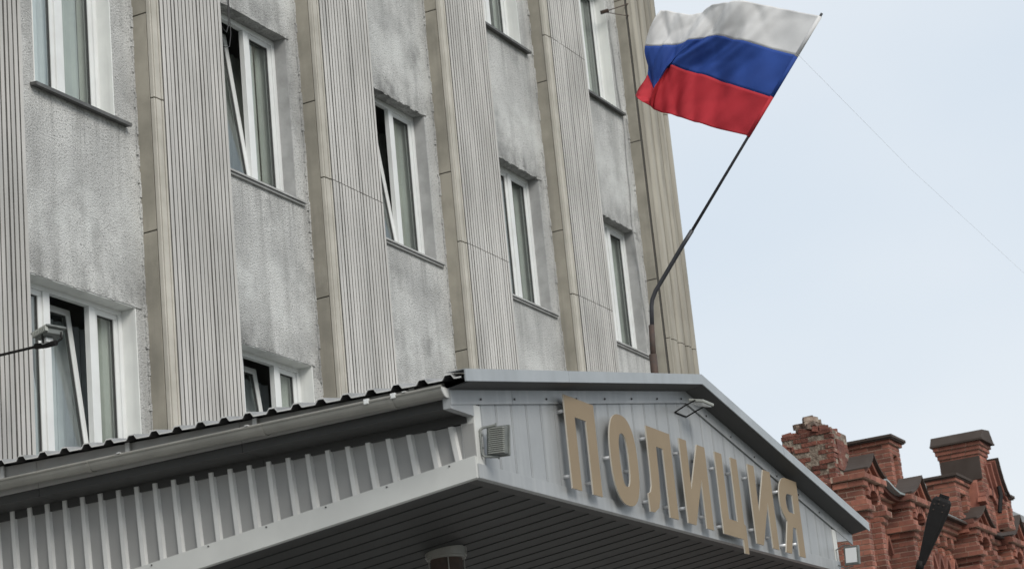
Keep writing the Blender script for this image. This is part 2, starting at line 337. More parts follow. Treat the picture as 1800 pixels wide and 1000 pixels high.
for k in list(K)[:-1]:
    xa = X0 + PITCH * k; xb = xa + 1.21
    if k == -1: xb = 14.49
    core = boxo('pilaster', M['joint'], B, xa + .012, xb - .012, -PD + .04, -.002, 0, TOP)
    for a, z in enumerate(ST[:-1]):
        boxo('side_slab', M['tan'], core, xa, xa + .02, -PD + .052 + random.uniform(-.002, .002), -.003, z + .006, ST[a + 1] - .006, bevel=.004)
    for a, z in enumerate(SE[:-1]):
        z1 = SE[a + 1]
        s = MB(); s.box(xa - .004, xa + .016, -PD, -PD + .045, z + .006, z1 - .006)
        s.box(xa + .022, xa + .10, -PD - .006, -PD + .03, z + .006, z1 - .006); s.box(xa + .104, xa + .13, -PD - .014, -PD + .03, z + .006, z1 - .006)
        s.build('edge_strip', M['edge'], core, bevel=.005)
        if k < 1 and z > -.1 and a < len(SE) - 1: continue
        if k < 1: z1 = TOP
        ra, rb = xa + .134, xb - .006; nr = round((rb - ra) / .064); pr_ = (rb - ra) / nr; s = MB()
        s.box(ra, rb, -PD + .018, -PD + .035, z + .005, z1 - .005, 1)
        for i in range(nr):
            u = ra + i * pr_; g_ = pr_ * (.29 if (k + i) % 7 != 3 else .46); jy = random.uniform(-.002, .002)
            s.prism([(u + g_ / 2, -PD + .0175), (u + g_ / 2, -PD - .019 + jy), (u + g_ / 2 + .004, -PD - .024 + jy), (u + pr_ - g_ / 2 - .004, -PD - .024 + jy), (u + pr_ - g_ / 2, -PD - .019 + jy), (u + pr_ - g_ / 2, -PD + .0175)], 'z', z + .005, z1 - .005, 0)
            s.mi[-6] = 1; s.mi[-2] = 1  # ridge side walls take the groove colour to paint in their shade
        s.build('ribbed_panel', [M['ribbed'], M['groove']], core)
# corner pilaster with broad flutes
xa = X0 + PITCH * 4
core = boxo('corner_pilaster', M['joint'], B, xa + .012, XEND - .012, -PD + .03, -.002, 0, TOP)
for a, z in enumerate(ST[:-1]):
    boxo('side_slab', M['tan'], core, xa, xa + .02, -PD + .052, -.003, z + .006, ST[a + 1] - .006, bevel=.004)
fx = [xa + .0, xa + .09, xa + .36, xa + .63, xa + .87, XEND]
for a, z in enumerate(SE[:-1]):
    for i in range(5):
        u0, u1 = fx[i] + .02, fx[i + 1] - .02; w = u1 - u0; y = -PD + .02
        poly = [(u0, y), (u0 + .01, y - .035), (u0 + w * .25, y - .06), (u0 + w * .75, y - .06), (u1 - .01, y - .035), (u1, y)]
        s = MB(); s.prism(poly, 'z', z + .006, SE[a + 1] - .006); s.build('flute', M['flute'], core)
# right return face of the corner
boxo('side_slab', M['tan'], core, XEND, XEND + .02, -PD + .03, 12, 0, TOP)

# windows
def bar(mb, xa_, xb_, ya, yb, za, zb): mb.box(xa_, xb_, ya, yb, za, zb)
def window(w, detail=True):
    x0, x1, z0, z1 = w['x0'], w['x1'], w['z0'], w['z1']; yf = .15; F = .06; posts = [x0] + w['posts'] + [x1]
    f = MB(); f.box(x0 + .002, x1 - .002, yf, yf + .06, z0, z0 + F); f.box(x0 + .002, x1 - .002, yf, yf + .06, z1 - F, z1 - .002)
    f.box(x0 + .002, x0 + F, yf, yf + .06, z0 + F, z1 - F); f.box(x1 - F, x1 - .002, yf, yf + .06, z0 + F, z1 - F)
    for p in w['posts']: f.box(p - .045, p + .045, yf, yf + .06, z0 + F, z1 - F)
    fr = f.build('window', M['pvc'], B, bevel=.004)
    for i in range(len(posts) - 1):
        a = posts[i] + (F if i == 0 else .045) - .012; b_ = posts[i + 1] - (F if i == len(posts) - 2 else .045) + .012
        za, zb = z0 + F - .012, z1 - F + .012; S = .062
        s = MB(); e = MB(); y = yf + .012 if w['open'] == i else yf + .02
        s.box(a, b_, y, y + .055, za, za + S); s.box(a, b_, y, y + .055, zb - S, zb); s.box(a, a + S, y, y + .055, za + S, zb - S); s.box(b_ - S, b_, y, y + .055, za + S, zb - S)
        for q in ((a + S, b_ - S, za + S, za + S + .008), (a + S, b_ - S, zb - S - .008, zb - S), (a + S, a + S + .008, za + S + .008, zb - S - .008), (b_ - S - .008, b_ - S, za + S + .008, zb - S - .008)):
            e.box(q[0], q[1], y + .012, y + .04, q[2], q[3])
        gl = MB(); gl.box(a + S - .004, b_ - S + .004, y + .02, y + .026, za + S - .004, zb - S + .004)
        if w['open'] == i:
            ang = R_(-7.0); c = Matrix.Translation((0, y + .06, za)) @ Matrix.Rotation(ang, 4, 'X') @ Matrix.Translation((0, -(y + .06), -za))
            for m_ in (s, e, gl): m_.v = [tuple(c @ Vector(q)) for q in m_.v]
            h = MB(); h.box(b_ + .006, b_ + .018, y - .004, y + .05, (za + zb) / 2 - .14, (za + zb) / 2 - .02); h.box(b_ + .006, b_ + .018, y, y + .05, (za + zb) / 2 + .3, (za + zb) / 2 + .36); h.build('catch', M['seal'], fr)
        s.build('sash', M['pvc'], fr, bevel=.004); e.build('seal', M['seal'], fr); gl.build('pane', M['glass'], fr)
    # curtain with folds
    cm = MB(); n = 46; xs = [x0 - .1 + (x1 - x0 + .75) * i / n for i in range(n + 1)]; gap0 = random.uniform(.45, .6)
    off_y = [.27 + .012 * math.sin(i * 1.9 + random.random()) + .012 * math.sin(i * .7) for i in range(n + 1)]
    for i in range(n):
        fx_ = i / n
        if w['open'] is not None and posts[w['open']] - .1 < xs[i] < posts[w['open'] + 1] + .12: continue
        if abs(fx_ - gap0) < .012: continue
        cm.add([(xs[i], off_y[i], z0 + .1), (xs[i + 1], off_y[i + 1], z0 + .1), (xs[i + 1], off_y[i + 1], z1 - .05), (xs[i], off_y[i], z1 - .05)], [(0, 1, 2, 3)], 1 if ('tulle' in w and xs[i] < posts[1]) else 0)
    cm.build('curtain', [M['curtain'], M['curtain_white']], fr, smooth=True)
    if w['open'] is not None:
        c2 = MB(); a = posts[w['open']] - .1; e2 = posts[w['open'] + 1] + (.95 if not w['lined'] else .46); n = 36
        xs = [a + (e2 - a) * i / n for i in range(n + 1)]; oy = [.58 + .02 * math.sin(i * 1.7 + random.random()) for i in range(n + 1)]
        for i in range(n): c2.add([(xs[i], oy[i], z0 + .05), (xs[i + 1], oy[i + 1], z0 + .05), (xs[i + 1], oy[i + 1], z1 - .1), (xs[i], oy[i], z1 - .1)], [(0, 1, 2, 3)])
        c2.build('curtain', M['curtain_white'] if w['lined'] else M['curtain'], fr, smooth=True)
    if w['lined']:
        l_ = MB(); l_.box(x1 - .012, x1 + .002, -.004, .15, z0, z1 - .002); l_.box(x0 - .002, x0 + .012, -.004, .15, z0, z1 - .002)
        l_.box(x0 + .013, x1 - .013, -.004, .15, z1 - .014, z1 - .001); l_.build('lining', M['lining'], fr)
    else:
        l_ = MB(); l_.box(x1 - .008, x1 + .002, .004, .15, z0 + .012, z1 - .002); l_.build('reveal', M['reveal'], fr)
    if w['sill'] == 'dark':
        q = MB(); q.hexa([(x0 - .06, -.075, z0 - .045), (x1 + .17, -.075, z0 - .045), (x1 + .17, .15, z0 - .012), (x0 - .06, .15, z0 - .012), (x0 - .06, -.075, z0 - .012), (x1 + .17, -.075, z0 - .012), (x1 + .17, .15, z0 + .004), (x0 - .06, .15, z0 + .004)])
        q.build('sill', M['sill_dark'], fr)
    else:
        q = MB(); q.hexa([(x0 - .1, -.05, z0 - .03), (x1 + .13, -.05, z0 - .03), (x1 + .13, .15, z0 - .002), (x0 - .1, .15, z0 - .002), (x0 - .1, -.05, z0 - .01), (x1 + .13, -.05, z0 - .01), (x1 + .13, .15, z0 + .014), (x0 - .1, .15, z0 + .014)])
        q.box(x0 - .1, x1 + .11, -.03, -.002, z0 - .055, z0 - .031); q.build('sill', M['sill'], fr)
for k in K:
    for w in win_list(k): window(w)

# ================================================================ CANOPY
Cn = thing('entrance_canopy', 'grey metal gabled entrance canopy with ribbed side panels and a dark plank soffit', 'canopy', (16.85, -2.5, 0))
XA, XB, YF = 13.2, 20.5, -5.0
XM = 17.05; ZE = 5.255; ZR = 5.985
def zb_front(x): return 4.65 + .012 * (x - XA)
def zb(x, y): return zb_front(x) - .11 * (y - YF)
def zroof(x): return ZE + (ZR - ZE) * (x - 12.80) / (XM - 12.80) if x <= XM else ZR + (ZE - .05 - ZR) * (x - XM) / (21.0 - XM)
# gable wall boards
core = MB(); core.prism([(XA + .01, 4.7), (XB - .01, 4.78), (XB - .01, zroof(XB) - .08), (XM, ZR - .08), (XA + .01, zroof(XA) - .08)], 'y', YF + .012, YF + .1); core.build('gable_backing', M['seal'], Cn)
x = XA + .10; i = 0
while x < XB - .11:
    x1 = min(x + .238, XB - .10)
    f = lambda q: zroof(q) - .155
    b = MB(); za, zc = zb_front(x) + .095, zb_front(x1) + .095
    pts = [(x + .003, za), (x1 - .003, zc), (x1 - .003, f(x1)), (x + .003, f(x))]
    if x < XM < x1: pts = [(x + .003, za), (x1 - .003, zc), (x1 - .003, f(x1)), (XM, f(XM)), (x + .003, f(x))]
    b.prism(pts, 'y', YF, YF + .012); b.box(x + .02, x + .026, YF - .002, YF - .0001, za + .01, f(x) - .01)
    b.build('siding_board', M['siding'], Cn); x = x1
b = MB(); b.prism([(XA - .003, 4.66), (XA + .10, 4.66), (XA + .10, zroof(XA) - .16), (XA - .003, zroof(XA) - .16)], 'y', YF - .006, YF + .1); b.build('corner_trim', M['trim'], Cn, bevel=.003)
b = MB(); b.prism([(XB - .10, zb_front(XB)), (XB + .003, zb_front(XB)), (XB + .003, zroof(XB) - .16), (XB - .10, zroof(XB) - .16)], 'y', YF - .006, YF + .1); b.build('corner_trim', M['trim'], Cn, bevel=.003)
b = MB(); b.prism([(XA - .006, zb_front(XA) - .001), (XB + .006, zb_front(XB) - .001), (XB + .006, zb_front(XB) + .10), (XA - .006, zb_front(XA) + .10)], 'y', YF - .012, YF + .1); b.build('bottom_trim', M['siding'], Cn, bevel=.003)
for s in (0, 1):
    a, c = ((12.868, XM) if s == 0 else (XM, 20.95)); b = MB()
    segs = [(a, a + (c - a) * .22), (a + (c - a) * .22 + .004, c)] if s == 0 else [(a, a + (c - a) * .5), (a + (c - a) * .5 + .004, c)]
    for p, q in segs:
        m_ = MB(); m_.prism([(p, zroof(p) - .165), (q, zroof(q) - .165), (q, zroof(q) - .05), (p, zroof(p) - .05)], 'y', YF - .016, YF - .0125 + .01); m_.build('gable_trim', M['siding'], Cn)
# gable fascia (thin steel edge over the overhang) and its soffit
YO = -5.17
for s in (0, 1):
    a, c = ((12.80, XM) if s == 0 else (XM, 21.02))
    segs = [(a, a + (c - a) * .38), (a + (c - a) * .38 + .004, c)] if s == 0 else [(a, a + (c - a) * .45), (a + (c - a) * .45 + .004, c)]
    for p, q in segs:
        m_ = MB(); m_.prism([(p, zroof(p) - .035), (q, zroof(q) - .035), (q, zroof(q) + .05), (p, zroof(p) + .05)], 'y', YO - .012, YO); m_.prism([(p, zroof(p) + .048), (q, zroof(q) + .048), (q, zroof(q) + .052), (p, zroof(p) + .052)], 'y', YO, YO + .13)
        m_.build('fascia', M['fascia'], Cn)
    m_ = MB(); a2, c2 = (max(a, 12.86), c) if s == 0 else (a, 20.95)
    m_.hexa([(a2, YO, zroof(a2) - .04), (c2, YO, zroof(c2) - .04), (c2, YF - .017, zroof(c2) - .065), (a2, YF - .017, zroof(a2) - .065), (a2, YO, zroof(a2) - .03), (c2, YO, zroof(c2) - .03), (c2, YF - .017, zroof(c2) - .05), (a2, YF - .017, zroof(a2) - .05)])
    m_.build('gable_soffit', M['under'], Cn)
# corrugated roof sheets: one piece per metre
def sheet(xe, xr, y0, y1, zfun, name):
    m_ = MB(); y = y0; pr = []
    while y < y1 - .01:
        for dy, h in ((0, 0), (.055, 0), (.078, .032), (.122, .032), (.145, 0)):
            if y + dy < y1: pr.append((y + dy, h))
        y += .2
    pr.append((y1, 0)); n = len(pr); T = .008
    V = []; Fs = []
    for (yy, h) in pr:
        for xx in (xe, xr):
            zz = zfun(xx) + h + .03 * (yy + 5) * (1 if xx == xe else 0); V.append((xx, yy, zz)); V.append((xx, yy, zz + T))
    for i in range(n - 1):
        a = i * 4; c = a + 4
        Fs += [(a, c, c + 2, a + 2), (a + 1, a + 3, c + 3, c + 1), (a, a + 1, c + 1, c), (a + 2, c + 2, c + 3, a + 3)]
    m_.add(V, Fs); m_.mi = [(1, 0, 2, 0)[q % 4] for q in range(len(Fs))]; return m_.build(name, [M['roof'], M['roof_in'], M['rib_light']], Cn)  # shade below the crests and the lit lower edge painted by face colour
ys = [-5.15, -4.15, -3.15, -2.15, -1.15, -.24]
for i in range(5):
    sheet(12.79, XM - .02, ys[i], ys[i + 1] + (.0), zroof, 'roof_sheet'); sheet(20.98, XM + .02, ys[i], ys[i + 1], zroof, 'roof_sheet')
b = MB(); b.ribbon([(XM - .16, zroof(XM - .16) + .055), (XM, ZR + .062), (XM + .16, zroof(XM + .16) + .055)], YO + .14, -.25, .008); b.build('ridge_cap', M['fascia'], Cn)
for i in range(14):
    x = 13.3 + i * .52; m_ = MB(); z = zroof(x) - .13; m_.tube([(x, YF - .0165, z), (x, YF - .024, z)], .008, 8); m_.build('screw', M['seal'], Cn)
for i in range(9):
    y = -4.8 + i * .5; m_ = MB(); z = zb(XA, y) + .135; m_.tube([(XA - .0305, y, z), (XA - .037, y, z)], .006, 8); m_.build('screw', M['seal'], Cn)
# dark roof structure under the sheets
b = MB(); b.prism([(12.95, 5.12), (XA - .002, 5.12), (XA - .002, zroof(XA) - .09), (XM, ZR - .09), (20.5, zroof(20.5) - .09), (20.85, 5.15), (20.85, zroof(20.85) - .02), (XM, ZR - .02), (12.95, zroof(12.95) - .02)], 'y', YF + .11, -.25); b.build('roof_frame', M['roof_in'], Cn)
# left eave: fascia board, soffit, gutter
for ya, yb in ((-4.952, -3.3), (-3.296, -1.5), (-1.496, -.25)):
    b = MB(); b.hexa([(12.925, ya, 5.165), (12.94, ya, 5.165), (12.94, yb, 5.165), (12.925, yb, 5.165), (12.905, ya, zroof(12.905) - .006 + .028 * (ya + 5)), (12.92, ya, zroof(12.92) - .006 + .028 * (ya + 5)), (12.92, yb, zroof(12.92) - .006 + .028 * (yb + 5)), (12.905, yb, zroof(12.905) - .006 + .028 * (yb + 5))]); b.build('eave_board', M['eave'], Cn)
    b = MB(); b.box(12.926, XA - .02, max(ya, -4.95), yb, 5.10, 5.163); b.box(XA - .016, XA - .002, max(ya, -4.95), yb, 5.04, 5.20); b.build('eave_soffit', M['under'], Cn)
b = MB(); b.hexa([(12.865, YF - .010, 5.078), (XA - .004, YF - .010, 5.078), (XA - .004, YF + .045, 5.078), (12.865, YF + .045, 5.078), (12.865, YF - .010, 5.17), (XA - .004, YF - .010, 5.205), (XA - .004, YF + .045, 5.205), (12.865, YF + .045, 5.17)]); b.build('eave_box', M['siding'], Cn)
b = MB(); b.hexa([(XB + .004, YF - .012, 5.03), (20.85, YF - .012, 5.08), (20.85, YF + .05, 5.08), (XB + .004, YF + .05, 5.03), (XB + .004, YF - .012, 5.25), (20.85, YF - .012, 5.22), (20.85, YF + .05, 5.22), (XB + .004, YF + .05, 5.25)]); b.build('eave_box', M['siding'], Cn)
def gutter(y0, y1, zc0, zc1, xc=12.84, r=.062, name='gutter'):
    m_ = MB(); n = 12; V = []; Fs = []
    for (yy, zc) in ((y0, zc0), (y1, zc1)):
        for k in range(n + 1):
            a = math.pi + math.pi * k / n
            V.append((xc + r * math.cos(a), yy, zc + r * .95 * math.sin(a)))
        for k in range(n, -1, -1):
            a = math.pi + math.pi * k / n
            V.append((xc + (r - .005) * math.cos(a), yy, zc + (r - .005) * .95 * math.sin(a)))
    m2 = 2 * (n + 1)
    for k in range(m2): Fs.append((k, (k + 1) % m2, (k + 1) % m2 + m2, k + m2))
    for k in range(n): Fs.append((k, k + 1, m2 - 2 - k, m2 - 1 - k)); Fs.append((m2 + k, 2 * m2 - 1 - k, 2 * m2 - 2 - k, m2 + k + 1))
    m_.add(V, Fs); m_.tube([(xc - r, y0, zc0 + .004), (xc - r, y1, zc1 + .004)], .011, 8)
    return m_.build(name, M['gutter'], Cn, smooth=False)
zg = lambda y: 5.212 + .008 * (y + 5)
GY = [-5.0, -3.55, -2.05, -.28]
for a in range(3): gutter(GY[a], GY[a + 1] - .004, zg(GY[a]), zg(GY[a + 1]))
for y in (GY[1], GY[2], -4.6): gutter(y - .018, y + .018, zg(y) - .002, zg(y) - .002, r=.067, name='gutter_clip')
b = MB(); b.prism([(12.84 + .064 * math.cos(math.pi + math.pi * k / 12), 5.212 + .064 * math.sin(math.pi + math.pi * k / 12)) for k in range(13)], 'y', -5.006, -4.998); b.build('gutter_end_cap', M['rib_light'], Cn)
for y in (-4.72, -3.45, -2.35, -1.2):
    b = MB(); b.box(12.76, 12.915, y - .014, y + .014, zg(y) + .012, zg(y) + .018); b.box(12.872, 12.884, y - .018, y + .018, zg(y) + .019, zroof(12.88) - .004 + .03 * (y + 5) * .95); b.build('gutter_bracket', M['rib_light'], Cn)
for y in (-4.42, -4.63):
    b = MB(); b.box(12.765, 12.79, y - .02, y + .02, zg(y) - .012, zg(y) + .024); b.build('gutter_clamp', M['pvc'], Cn, bevel=.004)
# side boards: a flat tray with a proud light rib each; lower board
def zt(y): return 5.03 + .02 * (y + 5)
y = YF + .09; P = .165
while y < -.3:
    y1 = min(y + P, -.25); lo = lambda q: zb(XA, q) + .15; lean = .006
    b = MB(); b.hexa([(XA, y, lo(y)), (XA + .02, y, lo(y)), (XA + .02, y1, lo(y1)), (XA, y1, lo(y1)), (XA, y, zt(y)), (XA + .02, y, zt(y)), (XA + .02, y1, zt(y1)), (XA, y1, zt(y1))])
    fb = b.build('side_board', M['siding_side'], Cn)
    yc = y + P * .5
    b = MB(); b.prism([(-.024, 0.0), (-.017, .020), (.017, .020), (.022, 0)], 'x', 0, 1)   # placeholder profile, reshaped below
    V = []
    for zz in (0, 1):
        for (dy, dx) in ((-.028, 0), (-.018, .026), (.016, .026), (.024, 0)):
            yy = yc + dy + (-.035 if zz == 0 else 0.0); V.append((XA - dx - .0005, yy, (lo(yy) + .001) if zz == 0 else zt(yy) - .001))
    b = MB(); b.add(V, [(0, 1, 2, 3), (7, 6, 5, 4), (0, 4, 5, 1), (1, 5, 6, 2), (2, 6, 7, 3), (3, 7, 4, 0)]); b.build('side_rib', M['rib_light'], Cn)  # paler than the tray: the brightness of the lit rib faces is painted in
    y = y1
b = MB(); b.hexa([(XA - .03, YF + .0, zb(XA, YF)), (XA + .02, YF + .0, zb(XA, YF)), (XA + .02, -.25, zb(XA, -.25)), (XA - .03, -.25, zb(XA, -.25)), (XA - .03, YF, zb(XA, YF) + .152), (XA + .02, YF, zb(XA, YF) + .152), (XA + .02, -.25, zb(XA, -.25) + .152), (XA - .03, -.25, zb(XA, -.25) + .152)]); b.build('lower_board', M['trim'], Cn)
b = MB(); b.box(XA - .012, XA + .05, YF - .002, YF + .088, 4.80, 5.03); b.build('corner_trim', M['siding_side'], Cn)
b = MB(); b.prism([(YF + .1, 4.66), (-.25, 4.2), (-.25, 5.2), (YF + .1, 5.2)], 'x', XB - .02, XB); b.build('side_wall', M['siding_side'], Cn)
# soffit planks, run front to back
x = XA + .13
b = MB(); b.hexa([(XA + .02, YF + .001, zb(XA, YF) + .003), (XB, YF + .001, zb(XB, YF) + .003), (XB, YF + .11, zb(XB, YF + .11) + .003), (XA + .02, YF + .11, zb(XA, YF + .11) + .003)] + [(XA + .02, YF + .001, 4.70), (XB, YF + .001, 4.78), (XB, YF + .11, 4.78), (XA + .02, YF + .11, 4.70)]); b.build('soffit_trim', M['under'], Cn)
boxes = []
x = XA + .022
while x < XB - .03:
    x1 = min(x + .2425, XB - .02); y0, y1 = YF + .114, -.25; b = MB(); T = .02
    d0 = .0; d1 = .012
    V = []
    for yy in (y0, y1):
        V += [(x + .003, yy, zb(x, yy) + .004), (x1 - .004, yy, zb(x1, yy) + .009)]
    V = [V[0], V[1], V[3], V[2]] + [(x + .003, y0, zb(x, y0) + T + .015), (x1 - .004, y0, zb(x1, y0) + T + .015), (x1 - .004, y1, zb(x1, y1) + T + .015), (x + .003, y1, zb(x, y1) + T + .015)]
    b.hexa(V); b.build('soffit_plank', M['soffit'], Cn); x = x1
# ================================================================ SIGN ПОЛИЦИЯ (letters on steel studs)
Sg = thing('letter_sign', 'raised gold-tan letters reading ПОЛИЦИЯ on the grey gable wall', 'sign', (16.65, -5.1, 4.65))
YL0, YL1 = -5.078, -5.066
def letter(loops, studs, label):
    """loops: list of (outer polygon, [holes]); built through bmesh triangulation"""
    fu = lambda u: 14.51 + (u - 14.285) * 1.0157
    fv = lambda v: 4.742 + (v - 4.693) * 1.0157
    loops = [([(fu(u), fv(v)) for u, v in o_], [[(fu(u), fv(v)) for u, v in h_] for h_ in hs]) for o_, hs in loops]; studs = [(fu(u), fv(v)) for u, v in studs]
    me = bpy.data.meshes.new('letter'); bm = bmesh.new()
    for outer, holes in loops:
        es = []
        for lp in [outer] + holes:
            vs_ = [bm.verts.new((u, YL0, v)) for u, v in lp]
            es += [bm.edges.new((vs_[i], vs_[(i + 1) % len(vs_)])) for i in range(len(vs_))]
        r = bmesh.ops.triangle_fill(bm, edges=es, use_beauty=True)
    front = list(bm.faces)
    bmesh.ops.recalc_face_normals(bm, faces=front)
    for f_ in front:
        if f_.normal.y > 0: f_.normal_flip()
    bedges = [e_ for e_ in bm.edges if len(e_.link_faces) == 1]
    ex = bmesh.ops.extrude_face_region(bm, geom=list(bm.faces))
    nv = [q for q in ex['geom'] if isinstance(q, bmesh.types.BMVert)]
    for q in nv: q.co.y = YL1
    bm.normal_update(); bmesh.ops.recalc_face_normals(bm, faces=bm.faces)
    me.materials.append(M['gold']); me.materials.append(M['letter_edge'])
    for f_ in bm.faces: f_.material_index = 0 if abs(f_.normal.y) > .7 and f_.calc_center_median().y < (YL0 + YL1) / 2 else 1
    bm.to_mesh(me); bm.free()
    o = bpy.data.objects.new('letter', me); col.objects.link(o); o.parent = Sg; o.matrix_parent_inverse = parent_inv(Sg); o['label'] = label
    for (u, v) in studs:
        s = MB(); s.tube([(u, YL1 + .0005, v), (u, YF + .0, v)], .014, 10); st = s.build('stud', M['steel'], o, smooth=True)
def arc(cx, cz, rx, rz, a0, a1, n): return [(cx + rx * math.cos(R_(a0 + (a1 - a0) * i / n)), cz + rz * math.sin(R_(a0 + (a1 - a0) * i / n))) for i in range(n + 1)]
B0, T0 = 4.693, 5.385; Sx = .165
# П
x = 14.285; w = .50
letter([([(x, B0), (x + Sx - .01, B0), (x + Sx - .01, T0 - .145), (x + w - Sx + .01, T0 - .145), (x + w - Sx + .01, B0), (x + w, B0), (x + w, T0), (x, T0)], [])], [(x + .03, 5.27), (x + .03, 4.79), (x + w - .1, 4.79)], 'letter П')
# О
cx, cz = 15.255, (B0 + T0) / 2; rx, rz = .245, .352
def sup(cx, cz, rx, rz, n=40, e=2.5):
    o_ = []
    for i in range(n):
        t = 2 * math.pi * i / n; c, s = math.cos(t), math.sin(t)
        o_.append((cx + rx * math.copysign(abs(c) ** (2 / e), c), cz + rz * math.copysign(abs(s) ** (2 / e), s)))
    return o_
letter([(sup(cx, cz, rx, rz), [sup(cx, cz, rx - .16, rz - .145, 28)])], [(15.03, 5.03), (15.40, 4.98)], 'letter О')
# Л
x = 15.70; w = .49
letter([([(x - .055, B0), (x + .03, B0 + .005), (x + .12, B0 + .05), (x + .165, B0 + .14), (x + .185, B0 + .3), (x + .195, T0 - .145), (x + w - Sx, T0 - .145), (x + w - Sx, B0), (x + w, B0), (x + w, T0), (x + .035, T0), (x + .03, B0 + .3), (x + .02, B0 + .21), (x - .01, B0 + .16), (x - .06, B0 + .14)], [])], [(x + .06, 5.29), (x - .02, 4.78), (x + w - .1, 4.79)], 'letter Л')
# И
def I(x, w, label):
    d = .145
    letter([([(x, B0), (x + d + .015, B0), (x + w - d, T0 - .29), (x + w - d, B0), (x + w, B0), (x + w, T0), (x + w - d - .015, T0), (x + d, B0 + .29), (x + d, T0), (x, T0)], [])],
           [(x + .03, 5.27), (x + w - .1, 5.27), (x + .03, 4.82), (x + w - .1, 4.80)], label)
I(16.38, .53, 'letter И, first of the two')
# Ц
x = 17.125; w = .52
letter([([(x, B0), (x + w - .09, B0), (x + w - .09, B0 - .118), (x + w, B0 - .118), (x + w, B0 + .125), (x + w - .035, B0 + .135), (x + w - .035, T0), (x + w - .175, T0), (x + w - .175, B0 + .14), (x + .15, B0 + .14), (x + .15, T0), (x, T0)], [])], [(x + .03, 5.25), (x + w - .12, 5.26), (x + .03, 4.76)], 'letter Ц')
I(17.86, .53, 'letter И, second of the two')
# Я
x = 18.56; w = .49
outer = [(x, B0), (x + .14, B0), (x + .255, B0 + .25), (x + w - .15, B0 + .25), (x + w - .15, B0), (x + w, B0), (x + w, T0)] + arc(x + .20, T0 - .215, .20, .215, 90, 200, 12) + [(x + .04, B0 + .36), (x + .125, B0 + .29)]
hole = [(x + w - .15, B0 + .38), (x + w - .15, T0 - .14), (x + .23, T0 - .14)] + arc(x + .225, T0 - .225, .07, .085, 100, 260, 8)
letter([(outer, [hole])], [(x + .03, 5.24), (x + .03, 4.76), (x + w - .18, 4.80)], 'letter Я')

# ================================================================ FLOODLIGHTS
def bracket(mb, pts, w=.018):
    for a, b_ in zip(pts[:-1], pts[1:]):
        mb.tube([a, b_], w / 2, 6)
F1 = thing('floodlight', 'boxy floodlight with horizontal cooling fins at the left corner of the gable', 'floodlight', (13.28, -5.0, 4.97))
rot = Matrix.Translation((13.30, -5.115, 4.90)) @ Matrix.Rotation(R_(-10), 4, 'Z') @ Matrix.Rotation(R_(6), 4, 'X') @ Matrix.Scale(.8, 4)
b = MB(); b.obox(rot, .05, .20, .245); b.obox(rot @ Matrix.Translation((.034, 0, 0)), .02, .225, .27); b.build('body', M['lampgrey'], F1, bevel=.008)
for i in range(13):
    b = MB(); b.obox(rot @ Matrix.Translation((-.037, -.018, -.104 + i * .0174)), .026, .155, .008); b.build('fin', M['lampfin'], F1)
b = MB(); bracket(b, [(13.25, -5.016, 4.82), (13.25, -5.016, 4.985), (13.26, -5.03, 5.0), (13.30, -5.115, 5.012)]); bracket(b, [(13.25, -5.016, 4.82), (13.26, -5.03, 4.80), (13.30, -5.115, 4.79)]); b.build('bracket', M['lampgrey'], F1)
b = MB()
for z in (4.86, 4.95): b.tube([(13.252, -5.003, z), (13.252, -5.028, z)], .009, 8)
b.tube([(13.30, -5.115, 5.0), (13.30, -5.115, 5.025)], .007, 8); b.tube([(13.30, -5.115, 4.80), (13.30, -5.115, 4.775)], .007, 8); b.build('bolt', M['lampgrey'], F1)

F2 = thing('floodlight', 'flat grey floodlight sticking out under the gable peak above the letters', 'floodlight', (16.9, -5.0, 5.72))
rot = Matrix.Translation((16.92, -5.20, 5.765)) @ Matrix.Rotation(R_(14), 4, 'X')
b = MB(); b.obox(rot, .22, .14, .024); b.build('body', M['lampfin'], F2, bevel=.006)
b = MB(); b.obox(rot @ Matrix.Translation((0, 0, -.016)), .18, .11, .01); b.build('lens', M['glassw'], F2)
b = MB(); bracket(b, [(16.80, -5.006, 5.70), (17.04, -5.006, 5.70), (17.045, -5.10, 5.735), (17.045, -5.2, 5.765)], .013); bracket(b, [(16.80, -5.006, 5.70), (16.795, -5.10, 5.735), (16.795, -5.2, 5.765)], .013); b.build('bracket', M['black'], F2)

F3 = thing('floodlight', 'small square floodlight with white lit-looking glass at the right corner of the gable', 'floodlight', (20.45, -5.0, 4.9))
F3['label'] = 'small square floodlight with white glass at the right corner of the gable'
rot = Matrix.Translation((20.42, -5.165, 4.865)) @ Matrix.Rotation(R_(-6), 4, 'Z') @ Matrix.Rotation(R_(4), 4, 'X') @ Matrix.Scale(.84, 4)
b = MB(); b.obox(rot, .05, .18, .215); b.build('body', M['lampgrey'], F3, bevel=.006)
b = MB(); b.obox(rot @ Matrix.Translation((-.028, 0, 0)), .008, .135, .165); b.build('glass', M['glassw'], F3)
b = MB(); bracket(b, [(20.43, -5.006, 4.80), (20.43, -5.006, 4.94), (20.43, -5.08, 4.975), (20.42, -5.16, 4.965)], .012); bracket(b, [(20.43, -5.006, 4.80), (20.43, -5.08, 4.755), (20.42, -5.16, 4.765)], .012); b.build('bracket', M['lampgrey'], F3)

